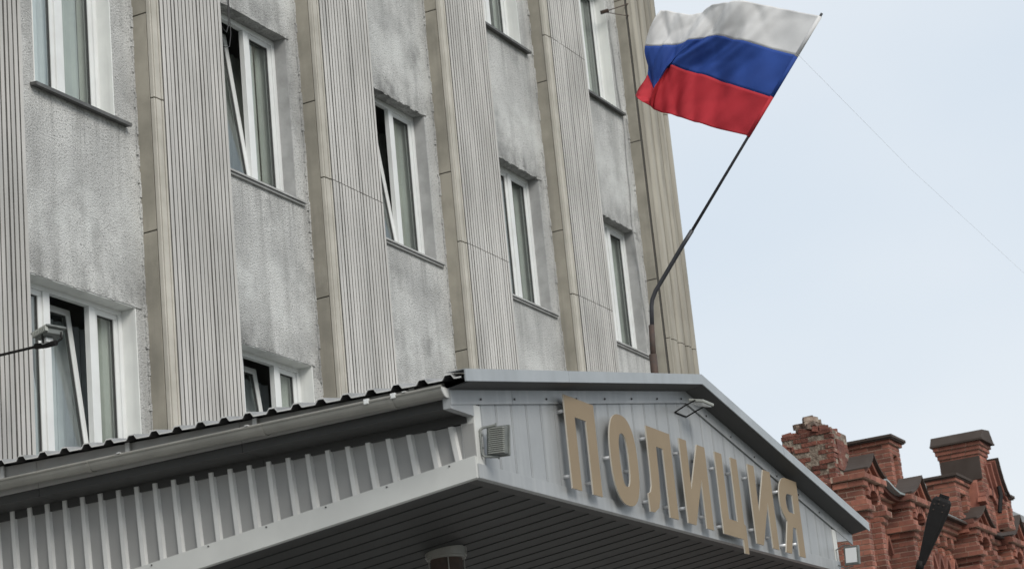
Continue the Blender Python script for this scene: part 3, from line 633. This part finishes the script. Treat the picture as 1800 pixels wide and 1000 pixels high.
F4 = thing('arm_floodlight', 'small finned floodlight on a thin arm in front of the lower left window', 'floodlight', (13.7, -.25, 6.5))
rot = Matrix.Translation((13.70, -1.03, 6.61)) @ Matrix.Rotation(R_(-12), 4, 'Z') @ Matrix.Rotation(R_(-8), 4, 'X')
b = MB(); b.obox(rot @ Matrix.Translation((0, .0, .012)), .20, .21, .02); b.obox(rot @ Matrix.Translation((0, 0, -.022)), .16, .16, .05); b.build('body', M['lampgrey'], F4, bevel=.008)
for i in range(9):
    b = MB(); b.obox(rot @ Matrix.Translation((-.095, -.085 + i * .02, -.01)), .03, .007, .045); b.build('fin', M['lampfin'], F4)
b = MB(); b.obox(rot @ Matrix.Translation((-.01, .02, -.07)), .07, .07, .04); b.build('joint', M['pvc'], F4, bevel=.006)
b = MB(); b.tube([(13.70, -1.10, 6.51), (13.70, -1.0, 6.51), (13.69, -.9, 6.52)], .024, 8); b.tube([(13.69, -.98, 6.515), (13.69, -.22, 6.525)], .012, 8); bracket(b, [(13.64, -1.02, 6.51), (13.62, -1.03, 6.57), (13.63, -1.03, 6.6)]); bracket(b, [(13.7, -1.10, 6.51), (13.72, -1.14, 6.54), (13.74, -1.12, 6.6)]); b.build('arm', M['black'], F4)

# ceiling lamp under the canopy
F5 = thing('ceiling_lamp', 'round drum lamp with a pale metal rim under the dark canopy soffit', 'lamp', (14.95, -3.76, 4.4))
lx, ly = 14.93, -3.76; lz = zb(lx, ly) + .01
def ring(mb, r0, r1, z0_, z1_, n=36, mi=0):
    V = []; Fs = []
    for k in range(n):
        a = 2 * math.pi * k / n; c, s = math.cos(a), math.sin(a)
        V += [(lx + r1 * c, ly + r1 * s, z0_), (lx + r1 * c, ly + r1 * s, z1_), (lx + r0 * c, ly + r0 * s, z1_), (lx + r0 * c, ly + r0 * s, z0_)]
    for k in range(n):
        a = 4 * k; c = 4 * ((k + 1) % n)
        for q in range(4): Fs.append((a + q, a + (q + 1) % 4, c + (q + 1) % 4, c + q))
    mb.add(V, Fs, mi)
b = MB(); ring(b, .125, .16, lz - .05, lz + .02); ring(b, .12, .15, lz - .068, lz - .051); b.build('rim', M['gutter'], F5)
b = MB(); ring(b, .0, .124, lz - .30, lz - .02); b.build('drum', M['rust'], F5)
for k in range(4):
    a = k * math.pi / 2 + .6; b = MB(); b.tube([(lx + .135 * math.cos(a), ly + .135 * math.sin(a), lz - .06), (lx + .135 * math.cos(a), ly + .135 * math.sin(a), lz - .3)], .005, 6); b.build('rod', M['gutter'], F5)

# ================================================================ FLAGPOLE AND FLAG
PX = 17.3
P1 = thing('flagpole', 'dark bent flagpole rising from the canopy ridge behind the gable', 'flagpole', (PX, -4.66, 6.1))
b = MB(); b.tube([(PX, -4.655, 6.0), (PX, -4.662, 6.36)], .034, 12); b.build('base_pipe', M['rust'], P1, smooth=True)
b = MB(); b.tube([(PX, -4.662, 6.3), (PX, -4.68, 6.62)], .025, 12); b.build('sleeve', M['rust'], P1, smooth=True)
b = MB(); b.tube([(PX, -4.68, 6.55), (PX, -4.70, 6.78), (PX, -4.715, 6.84), (PX, -4.755, 6.91), (PX, -5.05, 7.25), (PX, -5.16, 7.37)], .019, 12); b.build('bent_pipe', M['pole'], P1, smooth=True)
b = MB(); b.tube([(PX, -5.14, 7.345), (PX, -5.784, 8.081), (PX, -6.569, 8.98), (PX, -6.585, 8.998)], [.014, .012, .011, .011], 10); b.build('staff', M['pole'], P1, smooth=True)
FLAG = [[(17.3, -6.569, 8.98), (17.3, -6.323, 8.675), (17.3, -6.048, 8.363), (17.3, -5.784, 8.081)], [(17.36, -6.224, 9.163), (17.35, -5.995, 8.872), (17.35, -5.731, 8.562), (17.33, -5.474, 8.244)], [(17.3, -5.985, 9.267), (17.33, -5.794, 8.977), (17.39, -5.458, 8.748), (17.36, -5.24, 8.383)], [(17.28, -5.778, 9.334), (17.32, -5.588, 9.083), (17.4, -5.255, 8.86), (17.42, -5.057, 8.497)], [(17.35, -5.556, 9.369), (17.34, -5.41, 9.092), (17.36, -5.109, 8.93), (17.4, -4.917, 8.573)], [(17.42, -5.354, 9.367), (17.4, -5.231, 9.122), (17.3, -5.009, 8.783), (17.34, -4.89, 8.608)], [(17.38, -5.193, 9.44), (17.35, -5.081, 9.136), (17.4, -4.937, 8.759), (17.28, -4.849, 8.636)], [(17.3, -5.103, 9.458), (17.38, -4.906, 9.182), (17.42, -4.882, 8.925), (17.4, -4.731, 8.774)]]
def crom(p, t):
    n = len(p) - 1; t = min(max(t, 0), n - 1e-6); i = int(t); f_ = t - i
    a, b_, c, d = p[max(i - 1, 0)], p[i], p[i + 1], p[min(i + 2, n)]
    return .5 * ((2 * b_) + (c - a) * f_ + (2 * a - 5 * b_ + 4 * c - d) * f_ ** 2 + (3 * b_ - a - 3 * c + d) * f_ ** 3)
FV = [[Vector(q) for q in r] for r in FLAG]
def flag_pt(s, t):        # s 0..7 along the fly, t 0..3 down the hoist
    rows = [crom([FV[c][r] for c in range(8)], s) for r in range(4)]
    p = crom(rows, t)
    k = min(1, s / 1.2)
    w = .016 * math.sin(2.1 * s + 1.7 * t) + .011 * math.sin(4.3 * s - 2.9 * t + 1) + .007 * math.sin(7.7 * s + 4.1 * t) + .004 * math.sin(13 * s - 9 * t)
    w += .008 * math.sin(9 * t + .5 * s) * (1 - k)
    for (a_, b__, c_, am) in ((1.3, 1.9, .4, .030), (2.4, -1.1, 2.0, .022), (3.7, 2.6, 1.1, .014), (.9, -3.3, .3, .012)):
        q = math.sin(a_ * s + b__ * t + c_); w += am * (abs(q) ** .7 * -1 + .6) * (.45 + .55 * min(1, s / 3))
    return p + Vector((w * (.25 + .75 * k), 0, 0))
FLG = thing('flag', 'white, blue and red striped flag blowing out from the flagpole against the sky', 'flag', (PX, -5.8, 8.1))
for r, mname in enumerate(('white_cloth', 'blue_cloth', 'red_cloth')):
    nu, nv = 84, 16; V = []; Fs = []
    for i in range(nu + 1):
        for j in range(nv + 1): V.append(flag_pt(7 * i / nu, r + j / nv))
    for i in range(nu):
        for j in range(nv): a = i * (nv + 1) + j; Fs.append((a, a + 1, a + nv + 2, a + nv + 1))
    m_ = MB(); m_.add(V, Fs); o = m_.build('stripe', M[mname], FLG, smooth=True); o['label'] = ('white', 'blue', 'red')[r] + ' cloth stripe'
    sol = o.modifiers.new('thick', 'SOLIDIFY'); sol.thickness = .002
m_ = MB(); m_.tube([Vector((PX, -5.78, 8.085)) + (Vector((PX, -6.575, 8.985)) - Vector((PX, -5.78, 8.085))) * q for q in (0, .25, .5, .75, 1)], .016, 10)
# sewn sleeve in the three colours
for r, mname in enumerate(('red_cloth', 'blue_cloth', 'white_cloth')):
    a = Vector((PX, -5.775, 8.075)); c = Vector((PX, -6.565, 8.975)); m_ = MB(); m_.tube([a + (c - a) * (r / 3 + .001), a + (c - a) * ((r + 1) / 3)], .0175, 10); m_.build('sleeve', M[mname], FLG, smooth=True)

# guy wire and small cables
b = MB(); b.tube([(PX, -6.33, 8.677), (22, -5.864, 9.03), (27.5, -5.616, 9.168), (36, -4.95, 9.9)], .0012, 6)
tag(b.build('guy_wire', M['wire']), 'faint thin wire crossing the sky to the right of the flag', 'wire')
b = MB()
pts = [(18.13, -.03, 11.9), (18.11, -.035, 11.3), (18.07, -.05, 11.0), (17.99, -.07, 10.88), (17.9, -.08, 10.9), (17.84, -.06, 11.02)]
b.tube(pts, .006, 6); b.tube([(18.15, -.03, 12.4), (18.13, -.03, 11.3), (18.1, -.05, 10.9), (18.0, -.09, 10.72), (17.9, -.1, 10.68), (17.82, -.07, 10.72)], .005, 6)
b.tube([(18.15, -.03, 12.4), (18.16, -.02, 13.0), (18.2, -.01, 13.6)], .006, 6)
tag(b.build('hanging_cable', M['cable']), 'two loops of thin cable dangling in front of the tilted upper window', 'cable')
b = MB(); b.tube([(28.05, -.0, 14.55), (28.07, -.12, 14.56)], .03, 8); b.tube([(28.07, -.10, 14.56), (28.4, -.2, 14.72), (28.8, -.24, 14.92)], .008, 6); b.tube([(28.07, -.10, 14.53), (28.5, -.2, 14.60), (28.85, -.24, 14.72)], .006, 6)
tag(b.build('cable_bracket', M['rust']), 'small cable bracket on the wall beside the corner pilaster at the top of the photo', 'bracket')
b = MB(); z = 14.5; pts = []
while z > 9.6: pts.append((28.33 + .05 * math.sin(z * 2.1) + .02 * math.sin(z * 6), -.02, z)); z -= .25
b.tube(pts, .008, 6); tag(b.build('wall_cable', M['reveal']), 'thin plastered-over cable running down the wall beside the corner pilaster', 'cable')

# ================================================================ STREET LAMP (dark, seen from below at the right)
SL = thing('street_lamp', 'dark tapered street lamp head leaning in front of the red brick wall', 'street lamp', (25, -4.42, .13))
b = MB(); b.tube([(25, -4.38, .13), (25, -4.38, 4.9), (25, -4.40, 5.2), (25, -4.46, 5.36)], [.06, .045, .04, .035], 12); b.build('pole', M['black'], SL, smooth=True)
b = MB(); b.tube([(25, -4.435, 5.30), (25, -4.475, 5.40)], .048, 12); b.build('collar', M['black'], SL, smooth=True)
A0 = Vector((25, -4.475, 5.37)); A1 = Vector((25, -4.84, 6.07)); ax = (A1 - A0).normalized(); sd = Vector((0, ax.z, -ax.y)); xx = Vector((1, 0, 0))
V = []; ws = [(.0, .045, .035), (.1, .05, .04), (.3, .068, .05), (.6, .098, .055), (.85, .115, .05), (.95, .112, .04), (1.0, .085, .02)]
for t, w_, d_ in ws:
    c = A0 + (A1 - A0) * t
    V += [c - sd * w_ - xx * d_ * .4, c - sd * w_ * .8 - xx * d_, c + sd * w_ * .8 - xx * d_, c + sd * w_ - xx * d_ * .4, c + sd * w_ + xx * d_ * .5, c - sd * w_ + xx * d_ * .5]
Fs = []
for i in range(len(ws) - 1):
    for k in range(6): Fs.append((i * 6 + k, i * 6 + (k + 1) % 6, (i + 1) * 6 + (k + 1) % 6, (i + 1) * 6 + k))
Fs += [(5, 4, 3, 2, 1, 0), tuple((len(ws) - 1) * 6 + k for k in range(6))]
b = MB(); b.add(V, Fs); b.build('head', M['black'], SL, bevel=.006)
for i, (t, q) in enumerate(((.9, -.05), (.9, .01), (.88, .06), (.8, -.06), (.8, .05), (.96, .02))):
    c = A0 + (A1 - A0) * t + sd * q - xx * .052; b = MB(); b.tube([c, c - xx * .008], .009, 8); b.build('stud', M['rust'], SL)
b = MB()
for k in range(4):
    c = A1 + sd * (-.05 + .03 * k) + xx * .01; b.obox(Matrix.Translation(c + ax * .015) @ Matrix.Rotation(.5, 4, 'X'), .06, .012, .05)
b.build('top_fins', M['black'], SL)

# ================================================================ RED BRICK BUILDING
RB = thing('brick_building', 'ornate red brick building with ogee gables and blind arches beyond the canopy', 'building', (36, -2, 0))
BL, BH, MO = .25, .063, .016
def rbox(mb, x0, x1, y0, y1, z0, z1, tint): mb.box(x0, x1, y0, y1, z0, z1, 0, tint)
unit = {}
def unit_mesh(kind, m):
    key = (kind, m)
    if key not in unit:
        mb = MB(); sx, sy = {'side': (.10, .238), 'front': (.238, .10), 'side_half': (.10, .115), 'front_half': (.115, .10)}[kind]
        mb.box(-sx / 2, sx / 2, -sy / 2, sy / 2, -BH / 2, BH / 2); o = mb.build('brick', M[m], None); unit[key] = o.data; bpy.data.objects.remove(o)
    return unit[key]
single = [0]
def masonry(x0, x1, y0, y1, z0, z1, parent=None, m='brick', mo='mortar', singles=False, jitter=.003, broken=0.0, faces='sf', mb=None, name='brickwork'):
    """a block whose visible faces (side = -X, front = -Y) are laid in real bricks over a recessed mortar core"""
    parent = parent or RB
    core = MB(); core.box(x0 + .008, x1, y0 + .008, y1, z0 + .002, z1 - .002); c = core.build('pier' if singles else 'mortar_core', M[mo], parent)
    own = mb is None; mb = mb or MB(); n = max(1, round((z1 - z0) / (BH + MO))); ch = (z1 - z0) / n; bh = ch - MO
    hold = parent if parent is not RB else c
    for i in range(n):
        z = z0 + i * ch + MO / 2
        for f_, a0, a1 in (('s', y0, y1), ('f', x0, x1)):
            if f_ not in faces: continue
            a = a0 + (.0 if (i % 2 == 0) else -.125); first = True
            if f_ == 'f': a += .002
            while a < a1 - .02:
                l0 = max(a, a0); l1 = min(a + .238, a1); a += .25
                if l1 - l0 < .03: continue
                if random.random() < broken: continue
                j = random.uniform(-jitter, jitter); t = random.random()
                if singles and single[0] < 290 and min(l1 - l0, .3) > .1:
                    kind = ('side' if f_ == 's' else 'front') + ('' if l1 - l0 > .2 else '_half')
                    full = .238 if l1 - l0 > .2 else .115; ctr = (l0 + l1) / 2; sc = (l1 - l0) / full
                    if f_ == 's': mt = Matrix.Translation((x0 + .05 + j, ctr, z + bh / 2)) @ Matrix.Rotation(random.uniform(-1, 1) * jitter * 3, 4, 'X') @ Matrix.Diagonal((1, sc, bh / BH, 1))
                    else: mt = Matrix.Translation((ctr, y0 + .05 + j, z + bh / 2)) @ Matrix.Diagonal((sc, 1, bh / BH, 1))
                    if f_ == 'f' and l0 < x0 + .11: mt = mt @ Matrix.Translation((.003, .001, 0))
                    place(unit_mesh(kind, m), 'brick', c, mt); single[0] += 1
                elif f_ == 's': mb.box(x0 + j, x0 + .1, l0, l1, z, z + bh, 0, t)
                else: mb.box(l0 + .003, l1, y0 + j + .001, y0 + .1, z, z + bh, 0, t)
    if own and mb.v: stuff(mb.build(name, M[m], c if singles else parent, tints=True))
    return c
YM = -1.52          # main wall plane, piers and caps stand proud of it
SHARED = MB()
def wallb(*a, **k): masonry(*a, mb=SHARED, **k)
# main wall up to the cornice
wallb(31.1, 41.5, YM, YM + .4, 5.0, 7.0)
wallb(31.1, 41.5, YM + .02, YM + .4, 7.0, 7.68)
b = MB(); b.box(31.1, 62, YM + .41, 10, 0, 7.6); b.box(31.1, 62, YM, YM + .405, 0, 4.999); b.box(31.102, 31.2, YM + .405, 10, 5, 7.6); b.build('wall', M['brickfar'], RB)
b = MB(); b.box(41.501, 62, YM, YM + .4, 5, 7.7); b.build('wall', M['brickfar'], RB)
# side of the building towards the office block
# cornice bands between the piers (stepping forward towards the top)
def bands(x0, x1, yf, specs):
    for (z0, z1, out) in specs: wallb(x0 - (out if x0 > 0 else 0) * .0, x1, yf - out, yf + .05, z0, z1)
for xa_, xb_ in ((32.05, 33.3), (34.35, 36.9), (38.0, 41.4)):
    bands(xa_, xb_, YM, [(7.60, 7.68, .26), (7.52, 7.60, .19), (7.44, 7.52, .12)])
    x = xa_ + .12
    while x < xb_ - .15:                # dentils in two rows
        wallb(x, x + .16, YM - .13, YM, 7.26, 7.43); wallb(x, x + .16, YM - .07, YM, 7.10, 7.25); x += .40
    x = xa_ + .05                        # zigzag frieze
    zz = MB()
    while x < xb_ - .3:
        for s in (-1, 1):
            c = Vector((x + .2 + s * .1, YM - .05, 6.96)); zz.obox(Matrix.Translation(c) @ Matrix.Rotation(s * R_(62), 4, 'Y'), .30, .12, .07, 0, random.random())
        x += .40
    zz.build('zigzag_frieze', M['brick'], RB, tints=True)
    wallb(xa_, xb_, YM - .05, YM, 6.74, 6.81)
# piers with blind arches, corbels
def pier(x0, x1, yf, ztop, zarch, first=False):
    w = x1 - x0; j = .22 * w
    yb = YM + .0
    masonry(x0, x0 + j, yf, yb, 6.3, ztop, singles=True, name='brickwork'); masonry(x1 - j, x1, yf, yb, 6.3, ztop, singles=False, faces='sf')
    wallb(x0 + j, x1 - j, yf + .16, yb, 6.3, ztop, faces='f')
    # arch head
    wallb(x0 + j, x1 - j, yf, yb, zarch + .16, ztop, faces='f')
    a = MB(); cx = (x0 + x1) / 2; rr = w / 2 - j
    for q in range(7):
        t = math.pi * (q + .5) / 7
        a.obox(Matrix.Translation((cx + (rr + .0) * math.cos(t), yf + .06, zarch + .0 + .16 * math.sin(t))) @ Matrix.Rotation(-t, 4, 'Y'), .10, .2, .07, 0, random.random())
    a.build('arch_ring', M['brick'], RB, tints=True)
    # sunk panel details
    wallb(cx - rr * .5, cx + rr * .5, yf + .05, yf + .17, zarch - .28, zarch - .21, faces='sf')
    # corbel bands round the pier
    for z0, z1, o in ((ztop - .09, ztop, .10), (ztop - .19, ztop - .10, .05), (ztop - .47, ztop - .38, .06), (ztop - .56, ztop - .475, .11), (ztop - .65, ztop - .565, .05)):
        wallb(x0 - o, x0 + j * .9, yf - o, yb - .001, z0, z1); wallb(x1 - j * .9, x1 + o, yf - o, yb - .001, z0, z1)
        if z0 > zarch + .15: wallb(x0 + j * .9, x1 - j * .9, yf - o, yf + .05, z0, z1, faces='f')
    # base corbels stepping back to the wall
    for q in range(3): wallb(x0 + .06 * (q + 1), x1 - .06 * (q + 1), yf + .10 * (q + 1) - .06, yb, 6.22 - .08 * q, 6.30 - .08 * q)
pier(31.12, 31.95, -1.95, 7.74, 7.42)
pier(33.32, 34.22, -1.95, 7.70, 7.36)
pier(36.92, 37.9, -1.95, 7.70, 7.40)
pier(39.3, 40.2, -1.9, 7.72, 7.40)
SHARED_CAPS = []
# ogee gables: brick mouldings under curved metal caps
def ogee(xl, xc, xr, zl, zc, zr, n=7):
    P = []
    for i in range(n + 1):
        t = i / n; P.append((xl + (xc - xl) * t, zl + (zc - zl) * (t ** 1.7)))
    for i in range(1, n + 1):
        t = i / n; P.append((xc + (xr - xc) * t, zc + (zr - zc) * (1 - (1 - t) ** 1.9)))
    return P
def gable(xl, xc, xr, zl, zc, zr, yf, yb):
    P = ogee(xl, xc, xr, zl, zc, zr)
    b = MB(); b.ribbon(P, yf - .12, yb, .022); b.build('metal_cap', M['brownmetal'], RB)
    for q, (dz, dy) in enumerate(((.024, -.06), (.10, .0), (.175, .05))):
        for i in range(len(P) - 1):
            pass
        b = MB(); b.ribbon([(x_, z_ - dz) for x_, z_ in P], yf + dy, yb - .01, .066 if q < 2 else .06); b.build('brick_moulding', M['brick'], RB)
    # tympanum
    b = MB(); Q = [(x_, z_ - .25) for x_, z_ in P if z_ - .25 > zl - .24]
    if len(Q) > 2: b.prism([(P[0][0], zl - .26)] + Q + [(P[-1][0], zl - .26)], 'y', yf + .12, yb - .02); b.build('tympanum', M['brick'], RB)
gable(31.22, 31.60, 32.10, 7.84, 8.10, 7.80, -1.93, -1.66)
gable(33.25, 33.95, 34.45, 7.74, 8.09, 7.70, -1.93, -1.66)
gable(36.80, 37.50, 38.00, 7.78, 8.06, 7.74, -1.93, -1.66)
gable(39.2, 39.9, 40.4, 7.76, 8.2, 7.76, -1.9, -1.4)
# small hump between the first two gables and the straight metal over the cornice
b = MB(); b.ribbon([(32.10, 7.79), (32.25, 7.82), (32.38, 7.84), (32.5, 7.82), (32.75, 7.75), (33.0, 7.71), (33.3, 7.72)], -1.95, -1.4, .03); b.build('metal_cap', M['palemetal'], RB)
b = MB(); b.ribbon([(32.10, 7.755), (32.25, 7.785), (32.38, 7.80), (32.5, 7.785), (32.75, 7.715), (33.0, 7.68), (33.3, 7.68)], -1.85, -1.4, .07); b.build('brick_moulding', M['brick'], RB)
b = MB(); b.ribbon([(34.42, 7.96), (34.8, 7.86), (35.3, 7.78), (35.9, 7.73), (36.85, 7.715)], -1.86, -1.25, .03); b.build('metal_cap', M['palemetal'], RB)
b = MB(); b.ribbon([(34.42, 7.71), (36.88, 7.70)], -1.88, -1.5, .03); b.build('metal_cap', M['brownmetal'], RB)
b = MB(); b.box(38.02, 41.4, -1.85, -1.3, 7.70, 7.73); b.build('metal_cap', M['brownmetal'], RB)
# parapet wall behind the gables
wallb(31.4, 34.6, -1.30, -1.0, 7.62, 7.84); 
b = MB(); b.hexa([(33.3, -1.7, 7.72), (36.8, -1.7, 7.72), (36.8, -.6, 7.9), (33.3, -.6, 7.9), (33.3, -1.7, 7.74), (36.8, -1.7, 7.74), (36.8, -.6, 8.05), (33.3, -.6, 8.05)]); b.build('roof', M['brownmetal'], RB)
# ruined chimney
CH = masonry(32.25, 33.0, -1.22, -.42, 7.9, 8.74, m='oldbrick', mo='oldmortar', singles=True, jitter=.022, broken=.13)
masonry(32.45, 33.1, -.40, -.12, 7.9, 8.62, m='oldbrick', mo='oldmortar', jitter=.03, broken=.3)
for q in range(3): masonry(32.30 + .02 * q, 32.95, -1.12 + .06 * q, -.45, 7.66 + .08 * (2 - q), 7.735 + .08 * (2 - q), m='oldbrick', mo='oldmortar', jitter=.03, broken=.25)
def rubble(x0, x1, y0, y1, z0, n, smin, smax, m, name='rubble', heap=.12):
    b = MB()
    for i in range(n):
        x = random.uniform(x0, x1); y = random.uniform(y0, y1); e = 1 - 2 * abs((y - y0) / (y1 - y0) - .5)
        z = z0 + random.uniform(0, heap) * (e ** .6 + .1)
        b.obox(Matrix.Translation((x, y, z)) @ Matrix.Rotation(random.uniform(0, 3), 4, 'Z') @ Matrix.Rotation(random.uniform(-.35, .35), 4, 'X') @ Matrix.Rotation(random.uniform(-.3, .3), 4, 'Y'), random.uniform(smin, smax), random.uniform(smin, smax) * .7, random.uniform(.05, .09), 0, random.random())
    return b.build(name, M[m], RB, tints=True)
stuff(rubble(32.3, 32.95, -1.18, -.45, 8.73, 40, .10, .24, 'oldbrick', heap=.07))
stuff(rubble(32.4, 32.85, -1.0, -.58, 8.80, 30, .12, .24, 'stone', heap=.20))
stuff(rubble(32.4, 33.05, -.42, -.1, 8.5, 26, .12, .24, 'oldbrick', heap=.2))
stuff(rubble(32.24, 32.34, -.75, -.2, 7.95, 40, .07, .16, 'oldbrick', heap=.7))
# niche on the front face of the ruined chimney
b = MB(); b.box(32.45, 32.8, -1.235, -1.20, 8.12, 8.6); b.build('niche', M['oldbrick'], RB)
b = MB(); b.hexa([(31.3, -1.15, 7.86), (32.24, -1.15, 7.74), (32.24, -.2, 7.74), (31.3, -.2, 7.86), (31.3, -1.15, 7.93), (32.24, -1.15, 7.80), (32.24, -.2, 7.80), (31.3, -.2, 7.93)]); b.build('roof', M['brownmetal'], RB)
# second chimney with a flat metal cap
def capped(x0, x1, y0, y1, z0, z1, over=.1, th=.05, niche=True, corb=True):
    j = (x1 - x0) * .3
    if niche:
        masonry(x0, x0 + j, y0, y1, z0, z1, singles=True); masonry(x1 - j, x1, y0, y1, z0, z1); wallb(x0 + j, x1 - j, y0 + .14, y1, z0, z1, faces='f')
        wallb(x0 + j, x1 - j, y0, y1, z1 - .16, z1, faces='f'); wallb(x0 + j, x1 - j, y0, y1, z0, z0 + .14, faces='f')
    else: masonry(x0, x1, y0, y1, z0, z1, singles=True)
    if corb: wallb(x0 - .04, x1 + .04, y0 - .04, y1 + .04, z1, z1 + .08); z1 += .08
    b = MB(); b.box(x0 - over, x1 + over, y0 - over, y1 + over, z1 + .002, z1 + th); b.box(x0 - over + .02, x1 + over - .02, y0 - over + .02, y1 + over - .02, z1 - .02, z1 + .001)
    b.build('metal_cap', M['brownmetal'], RB, bevel=.006)
capped(35.05, 35.62, -1.25, -.55, 8.0, 8.92)
# middle pier behind the cornice with its wide metal plate
capped(36.75, 37.6, -1.78, -1.3, 7.75, 8.42, over=.08, th=.05)
b = MB(); b.box(36.6, 37.4, -1.25, -.6, 8.44, 8.5); b.build('metal_cap', M['brownmetal'], RB)
# tall pedestal: flashing, corbelled brick, heavy cap
masonry(37.72, 38.28, -2.0, -1.3, 7.8, 9.0)
b = MB(); b.box(37.69, 37.715, -2.02, -1.32, 8.56, 8.96); b.build('flashing', M['brownmetal'], RB)
wallb(37.70, 38.30, -2.02, -1.28, 9.0, 9.075); wallb(37.67, 38.33, -2.05, -1.26, 9.075, 9.15); wallb(37.64, 38.36, -2.08, -1.24, 9.15, 9.22)
b = MB(); b.box(37.60, 38.4, -2.14, -1.2, 9.222, 9.25); b.prism([(37.60, 9.251), (38.4, 9.251), (38.26, 9.39), (38.2, 9.46), (37.72, 9.41)], 'y', -2.13, -1.21); b.build('metal_cap', M['brownmetal'], RB)
# steep gable falling to the right of the pedestal
P = [(38.28, 8.98), (38.36, 8.78), (38.46, 8.60), (38.60, 8.44), (38.75, 8.36)]
b = MB(); b.ribbon(P, -2.2, -1.6, .03); b.build('metal_cap', M['brownmetal'], RB)
for q in range(4):
    b = MB(); b.ribbon([(x_ - .11 * q, z_ - .035 - .05 * q) for x_, z_ in P], -2.14 + .05 * q, -1.7, .07); b.build('brick_moulding', M['brick'], RB)
b = MB(); b.prism([(37.6, 7.75), (38.7, 7.75), (38.7, 8.3), (38.45, 8.42), (38.29, 8.7), (38.29, 8.9), (37.6, 8.5)], 'y', -1.92, -1.4); b.build('gable_wall', M['brick'], RB)
a = MB()
for q in range(9):
    t = math.pi * (.15 + .7 * q / 8); a.obox(Matrix.Translation((38.0 + .42 * math.cos(t), -1.98, 8.0 + .36 * math.sin(t))) @ Matrix.Rotation(-t, 4, 'Y'), .12, .14, .10, 0, random.random())
a.build('arch_ring', M['brick'], RB, tints=True)
# end chimney and ruined part further along
capped(38.62, 39.1, -2.1, -1.85, 7.8, 8.36, over=.06, th=.05, niche=True, corb=False)
masonry(41.0, 43.2, -1.2, .2, 7.7, 8.35, m='oldbrick', mo='oldmortar', jitter=.03, broken=.3)
stuff(rubble(40.8, 41.2, -1.6, .1, 7.75, 60, .15, .3, 'stone', heap=.6))
b = MB(); b.box(40.9, 47, -1.5, 1.2, 8.42, 8.55); b.build('roof', M['roof'], RB)
b = MB(); b.box(36.68, 36.72, -1.3, -1.1, 8.13, 8.46); b.build('flashing', M['palemetal'], RB)
# downpipe on the gable
b = MB(); b.tube([(38.0, -2.2, 8.42), (37.96, -2.22, 8.25), (37.9, -2.2, 8.1), (37.86, -2.18, 7.95)], .04, 8); b.build('downpipe', M['black'], RB)
# pale and brown tiles, stepped diagonal reliefs on the wall
for (x, z) in ((32.62, 6.72), (35.6, 6.30), (38.5, 6.6)):
    b = MB(); b.obox(Matrix.Translation((x, YM - .015, z)) @ Matrix.Rotation(R_(28), 4, 'Y'), .30, .03, .22); b.build('tile', M['olive'], RB)
    for s in (-1, 1):
        for q in range(3):
            r_ = MB(); r_.obox(Matrix.Translation((x + s * (.34 + .14 * q), YM - .03, z + .1 - .17 * q)) @ Matrix.Rotation(s * R_(48), 4, 'Y'), .26, .07, .07, 0, random.random())
            r_.obox(Matrix.Translation((x + s * (.30 + .14 * q), YM - .03, z - .10 - .17 * q)) @ Matrix.Rotation(s * R_(48), 4, 'Y'), .22, .09, .06, 0, random.random()); r_.build('relief', M['brick'], RB, tints=True)
stuff(SHARED.build('brickwork', M['brick'], RB, tints=True))
bpy.context.view_layer.update()
